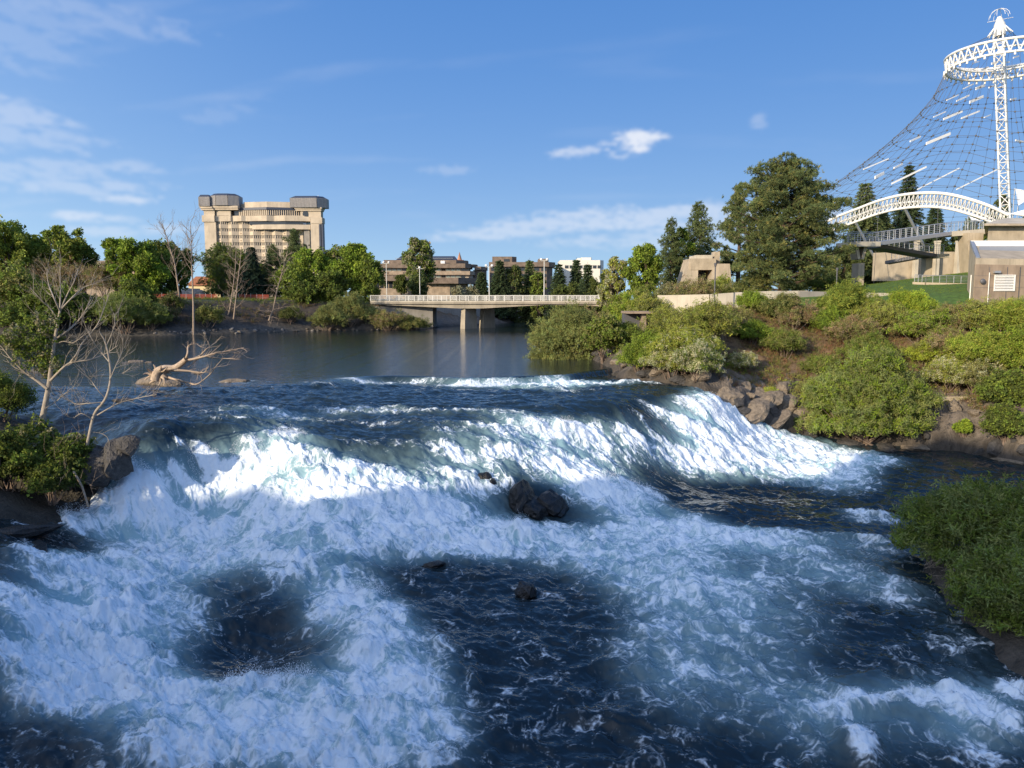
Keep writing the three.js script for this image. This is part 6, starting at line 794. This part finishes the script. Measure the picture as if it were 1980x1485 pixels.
{
  const r = rng(31), D = 34.5, t = thing('bleached_tree', 'pale half-dead tree with sparse leaves on the islet at the left', 'tree');
  const foot = path([[76, 850], [80, 822], [88, 779], [96, 736], [101, 689], [108, 645], [116, 601]], D, r, 0.15); stick(t, 'trunk', foot, 0.15, 0.05, M.paleBark, 9);
  limbs(t, [[[[116, 601], [104, 575], [93, 545], [89, 518]], .05, 7], [[[116, 601], [117, 560], [116, 517]], .05, 6], [[[116, 601], [130, 570], [143, 545], [151, 520]], .05, 7], [[[118, 598], [140, 575], [162, 556], [185, 548]], .045, 7], [[[112, 622], [100, 600], [80, 580], [58, 556]], .04, 6],
    [[[92, 752], [70, 735], [52, 723], [20, 692], [-8, 655]], .1, 9], [[[98, 736], [118, 715], [135, 702], [175, 695], [202, 685], [228, 668]], .08, 10], [[[108, 655], [130, 640], [148, 624], [165, 600], [178, 574]], .06, 8], [[[135, 702], [148, 685], [158, 665], [188, 628], [200, 600], [211, 570]], .055, 10], [[[100, 700], [80, 690], [62, 700], [40, 716]], .035, 6], [[[104, 668], [122, 660], [140, 663], [160, 650]], .03, 6], [[[104, 665], [85, 640], [70, 610]], .035, 6], [[[88, 790], [110, 775], [128, 760], [150, 752]], .03, 6]], D, r, M.paleBark);
  const lobes = [[60, 640, .9], [82, 655, .8], [96, 625, .6], [38, 650, .8], [75, 690, .8], [98, 690, .5], [22, 655, .6], [62, 612, .5], [88, 715, .45], [106, 700, .35], [50, 672, .7]].map(([px, py, s]) => ({ c: at(px, py, D + (r() - .5) * 1.2), r: V(s, s * .8, s) })); fillLobes('leaves', t, lobes, 800, .26, 'broad', 'grey', r, { mix: ['green', .65], thin: -.3, lift: -.1 });
}
{
  const r = rng(32), D = 33.5, t = thing('bare_sapling', 'slim bare sapling leaning out over the ledge right of the bleached tree', 'sapling'); stick(t, 'trunk', path([[167, 868], [172, 845], [183, 800], [205, 769], [214, 729], [210, 688], [202, 658], [192, 641]], D, r, .15), .075, .025, M.paleBark);
  limbs(t, [[[[188, 803], [210, 790], [232, 779], [265, 770], [303, 763]], .045, 10], [[[199, 778], [170, 780], [141, 779], [114, 756]], .035, 9], [[[212, 735], [225, 705], [236, 680], [238, 655]], .03, 7], [[[211, 700], [195, 680], [180, 660], [170, 640]], .03, 7], [[[206, 668], [216, 645], [222, 625], [220, 605]], .025, 6], [[[204, 770], [190, 755], [178, 738], [170, 720]], .025, 6], [[[180, 812], [160, 800], [140, 808], [120, 800]], .025, 6], [[[213, 720], [235, 722], [252, 712]], .02, 5], [[[176, 835], [195, 838], [208, 846], [209, 856]], .015, 3]], D, r, M.paleBark);
}
{ // scrub on the islet
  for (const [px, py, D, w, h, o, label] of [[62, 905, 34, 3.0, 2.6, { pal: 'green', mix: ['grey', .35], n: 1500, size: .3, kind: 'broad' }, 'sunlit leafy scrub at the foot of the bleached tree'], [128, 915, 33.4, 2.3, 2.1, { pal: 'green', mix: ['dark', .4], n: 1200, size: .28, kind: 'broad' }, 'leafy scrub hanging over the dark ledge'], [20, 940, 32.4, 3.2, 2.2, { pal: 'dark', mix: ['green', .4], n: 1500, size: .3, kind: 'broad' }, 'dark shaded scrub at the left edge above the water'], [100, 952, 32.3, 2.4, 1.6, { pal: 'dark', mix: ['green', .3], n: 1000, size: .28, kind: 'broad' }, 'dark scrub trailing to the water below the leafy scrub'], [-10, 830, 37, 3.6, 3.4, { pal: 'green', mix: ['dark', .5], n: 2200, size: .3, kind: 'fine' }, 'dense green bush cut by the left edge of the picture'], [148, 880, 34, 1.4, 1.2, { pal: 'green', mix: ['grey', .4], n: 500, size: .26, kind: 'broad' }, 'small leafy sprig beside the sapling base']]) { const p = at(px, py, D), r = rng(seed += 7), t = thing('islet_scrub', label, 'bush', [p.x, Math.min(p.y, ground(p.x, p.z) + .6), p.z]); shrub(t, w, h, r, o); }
  const r = rng(45), t = thing('broken_branch', 'broken dead branch hanging down the ledge into the foam', 'branch'); stick(t, 'stem', path([[142, 912], [150, 925], [158, 940], [164, 958], [171, 980]], 32.2, r, .1), .05, .045, M.drift); limbs(t, [[[[146, 918], [138, 926], [130, 940]], .02, 5], [[[150, 926], [168, 932], [178, 940]], .018, 4], [[[144, 914], [136, 915], [128, 922]], .018, 5]], 32.2, r, M.deadBark);
  const q = thing('fallen_branch', 'thin pale branch arching over the leafy scrub', 'branch'); limbs(q, [[[[75, 895], [95, 874], [125, 864], [152, 852]], .03, 6]], 33, r, M.deadBark);
}
// ---------------------------------------------------------------- stranded driftwood, rocks
{
  const r = rng(61), D = 50.5, t = thing('driftwood_tree', 'bleached uprooted tree stranded on rocks above the falls', 'driftwood'), c = (l) => l.map(([x, y]) => [x / 2.97, 500 + y / 2.97]);
  stick(t, 'trunk', path(c([[890, 700], [905, 650], [940, 632], [1000, 628], [1045, 600], [1070, 575]]), D, r, .2), .3, .16, M.drift, 9);
  limbs(t, [[c([[1065, 580], [1078, 545], [1080, 505], [1100, 492], [1140, 490]]), .12, 4], [c([[1060, 585], [1120, 575], [1180, 560], [1230, 545], [1310, 530], [1402, 510]]), .12, 8], [c([[1100, 580], [1150, 555], [1190, 515], [1245, 480]]), .08, 5], [c([[1180, 560], [1260, 572], [1330, 575], [1375, 580]]), .06, 4], [c([[930, 640], [960, 675], [1010, 695], [1080, 712], [1130, 722], [1200, 670], [1240, 620], [1282, 570]]), .12, 5], [c([[1000, 640], [1080, 645], [1160, 655], [1185, 650]]), .12, 5], [c([[1150, 560], [1110, 600], [1080, 625]]), .06, 2]], D, r, M.drift, { rise: .02 });
  for (let i = 0; i < 11; i++) { const a = i / 11 * 6.28, p = at((905 + Math.cos(a) * 28) / 2.97, 500 + (665 + Math.sin(a) * 26) / 2.97, D), e = at((905 + Math.cos(a + .4) * (60 + 25 * r())) / 2.97, 500 + (672 + Math.sin(a + .4) * (55 + 20 * r())) / 2.97, D - .6 + 1.2 * r()); part('root', tube(limbPath(p, e, r, .25), taper(.12, .03, 4), 6), M.drift, t); }
}
const rocks = [[300, 742, 1.5, .55, .9, 'tanRock', 'wet grey rock under the driftwood roots'], [335, 744, 1.1, .4, .8, 'tanRock', 'low rock under the driftwood trunk'], [452, 738, 1.4, .33, .8, 'tanRock', 'flat pale rock in the current right of the driftwood'], [380, 722, 1.2, .25, .5, 'rock', 'dark low rock behind the driftwood branches'], [258, 700, .8, .2, .4, 'tanRock', 'first small stone in the line left of the driftwood'], [276, 699, .7, .2, .4, 'tanRock', 'second small stone in the line left of the driftwood'], [290, 701, .5, .16, .3, 'tanRock', 'smallest stone of the line left of the driftwood'], [245, 703, .6, .16, .4, 'rock', 'dark stone at the end of the stone line'], [238, 775, .8, .25, .5, 'rock', 'mossy stone in the riffle below the driftwood'], [80, 720, 1.5, .4, .7, 'rock', 'dark stone behind the bleached tree'],
  [1010, 972, 1.15, 1.15, 1.0, 'wetRock', 'tall left lobe of the wet black boulder in the falls'], [1064, 978, 1.25, .9, 1.0, 'wetRock', 'broad right lobe of the wet black boulder in the falls'], [1035, 988, 1.1, .75, .9, 'wetRock', 'front middle of the wet black boulder in the falls'], [938, 923, .5, .3, .4, 'wetRock', 'small black rock upstream of the wet boulder'], [952, 932, .35, .22, .3, 'wetRock', 'tiny black rock touching the small upstream rock'], [838, 1094, .55, .22, .4, 'wetRock', 'flat black rock awash in the dark pool'], [1015, 1148, .5, .5, .45, 'wetRock', 'pointed black rock standing in the dark pool'], [1735, 990, .6, .35, .5, 'wetRock', 'brown black rock splitting the flow by the shaded willow'],
  [1960, 893, 2.2, .35, 1.0, 'tanRock', 'pale flat ledge at the water under the edge bush'], [1870, 872, 1.6, .4, 1.0, 'tanRock', 'brown ledge in the shadow below the stained wall'], [1770, 868, 1.3, .35, .8, 'tanRock', 'brown rock at the waterline right of the willow mound'], [1570, 838, 1.6, .5, .9, 'rock', 'dark undercut rock below the willow mound'], [1640, 858, 1.5, .4, .9, 'rock', 'second dark rock below the willow mound'], [1715, 868, 1.2, .4, .8, 'rock', 'third dark rock below the willow mound'], [1500, 812, 1.6, .6, 1, 'tanRock', 'grey outcrop at the foot of the chute'], [1450, 792, 1.5, .9, 1.2, 'tanRock', 'rugged outcrop beside the chute'], [1405, 762, 1.2, .8, 1.0, 'tanRock', 'outcrop at the top of the chute'], [1480, 775, 1.5, .9, 1.1, 'tanRock', 'upper outcrop above the chute foot'], [1545, 800, 1.1, .7, .9, 'tanRock', 'outcrop left of the willow mound'], [1430, 745, 1.1, .5, .9, 'tanRock', 'weathered rock under the lone flowering bush'], [1425, 778, 1.2, .8, 1.0, 'rock', 'dark rock rib along the chute'], [1465, 760, 1.0, .7, .9, 'tanRock', 'tilted slab behind the rugged outcrop'], [1520, 780, 1.2, .8, 1.0, 'tanRock', 'tilted slab above the grey outcrop'], [1510, 750, 1.0, .7, .9, 'tanRock', 'weathered slab under the bright tuft'], [1190, 700, .9, .4, .7, 'tanRock', 'pale rock among the stems at the river edge'], [1148, 694, .8, .35, .6, 'tanRock', 'low rock below the feathery willow'], [1310, 735, 1.2, .4, .8, 'rock', 'mossy rock under the flowering bushes'], [1250, 724, 1.0, .4, .7, 'rock', 'root-bound rock at the weir end'],
  [225, 890, 1.0, 1.0, .8, 'rock', 'dark wet ledge face left of the first fall'], [190, 905, 1.0, .9, .9, 'rock', 'dark ledge under the sapling'], [245, 862, .7, .5, .7, 'rock', 'rounded dark ledge at the lip of the first fall'], [40, 1030, 1.7, .3, .7, 'wetRock', 'smooth wet slab at the left edge'], [70, 1062, 1.2, .22, .5, 'wetRock', 'lower wet slab at the left edge']];
rocks.forEach(([px, py, sx, sy, sz, m, label], i) => { const land = px > 1180 && px < 1990 && py < 900 && m !== 'wetRock', D = land ? hit(px, py, 75) : 0, p = D && !(py > 835) ? at(px, py, D) : onWater(px, py); if (px < 260 && py > 850 && py < 950) p.copy(at(px, py, 33.6)); const slant = land && m === 'tanRock' && px > 1390 && px < 1560, g = slant ? rockGeo(sx * 1.1, sy * 0.75, sz * 1.15, 300 + i, 4, .7, 9) : rockGeo(sx, sy, sz, 300 + i, sx > 0.9 ? 4 : 3, .5); const o = single('rock', g, M[m], label, 'rock', px < 600 ? 'rocks above the falls' : px > 1140 && land ? 'rocks along the right shore' : 'rocks in the rapids'); o.position.copy(p); o.rotation.y = slant ? 0.4 + (i % 3) * 0.3 : i * 1.7; if (slant) { o.rotation.z = 0.5; o.position.y -= 0.2; } });
{ // stones of the left bank's edge
  const r = rng(88), geos = [0, 1, 2, 3].map((k) => rockGeo(1, .62, .8, 700 + k, 2, .3)), mats = [M.rock, M.tanRock, M.gravel]; let n = 0;
  for (let i = 0; i < 60; i++) { const px = lerp(300, 735, r()), q = hit(px, lerp(636, 645, r()), 190) || 0; if (!q) continue; const p = at(px, 640, q); p.y = ground(p.x, p.z); const o = single('bank_stone', geos[i % 4], mats[i % 3], 'small stone in the waterline rubble ' + (px < 400 ? 'by the lone bare trunk' : px < 490 ? 'below the twin dead trunks' : px < 580 ? 'below the leaning dead tree' : px < 680 ? 'before the rooted willow bush' : 'towards the bridge abutment'), 'stone', 'rubble stones at the left waterline'), s = .2 + .35 * r(); o.position.copy(p); o.rotation.set(r(), r() * 6, 0); o.scale.setScalar(s); }
}
{ // broken basalt along the right shore
  const r = rng(909), geos = [0, 1, 2, 3, 4].map((k) => rockGeo(1, .66, .85, 820 + k, 3, .6, 10)), wetM = M.rock, dryM = M.tanRock;
  for (let i = 0, made = 0; i < 900 && made < 85; i++) { const x = lerp(7, 38, r()), z = lerp(-44, -80, r()), q = landInfo(x, z); if (q.side !== 'right' || q.d > 2.6 || q.d < -0.2 || z > -46) continue; const s = 0.25 + 0.65 * r() * r(), o = single('shore_rock', geos[made % 5], q.d < 0.9 ? wetM : dryM, (q.d < 0.9 ? 'wet dark basalt lump' : 'dry brown basalt lump') + ' on the right shore ' + (z < -61 ? 'below the feathery willow' : x < 15 ? 'under the flowering bushes' : x < 20.5 ? 'beside the white chute' : x < 29 ? 'at the foot of the willow mound' : 'below the stained wall'), 'rock', 'broken basalt along the right shore'); made++; o.position.set(x, q.y + s * 0.12, z); o.rotation.set(r() * 0.8, r() * 6.28, r() * 0.8); o.scale.set(s * (0.8 + 0.6 * r()), s, s); }
}
{ // spray thrown up by the falls
  const r = rng(500), N = 90000, im = new THREE.InstancedMesh(new THREE.IcosahedronGeometry(1, 0), std(0.88, 0.90, 0.92, { roughness: 0.9 }), N); let k = 0;
  for (let tries = 0; k < N && tries < N * 12; tries++) { const x = lerp(-22, 26, r()), z = lerp(-56, -15, r()), d = density.get(x, z); if (d < 0.6 || r() > (d - 0.5) * 1.6) continue; const s = surface(x, z), e = level(x, z - 1) - level(x, z + 1), y = s + (0.01 - Math.log(1 - r() * 0.98) * (0.03 + 0.05 * clamp(e))) - 0.02, q = 0.005 + 0.013 * r() * r(); im.setMatrixAt(k++, _m.compose(V(x, y, z), _q.identity(), _s.set(q, q * .8, q))); }
  const jets = [[265, 948], [250, 958], [560, 850], [480, 885], [400, 915], [1190, 952], [1240, 950], [1000, 1038], [480, 1322], [560, 1318], [1385, 800], [1340, 790], [1040, 832], [1110, 838], [710, 1150], [150, 1000]].map(([px, py]) => onWater(px, py)); k = Math.min(k, N - jets.length * 1500);
  for (const j of jets) for (let i = 0; i < 1500; i++) { const a = r() * 6.28, d = Math.sqrt(r()) * 0.9, x = j.x + Math.cos(a) * d, z = j.z + Math.sin(a) * d * 0.7, q = 0.005 + 0.012 * r() * r(); im.setMatrixAt(k++, _m.compose(V(x, surface(x, z) - Math.log(1 - r() * 0.985) * 0.16 * (1.2 - d), z), _q.identity(), _s.set(q, q, q))); }
  im.count = k; im.name = 'spray'; im.castShadow = im.receiveShadow = true; scene.add(im); tag(im, 'white droplets of spray flying above the rapids', 'spray', undefined, 'stuff');
}

renderer.render(scene, camera);
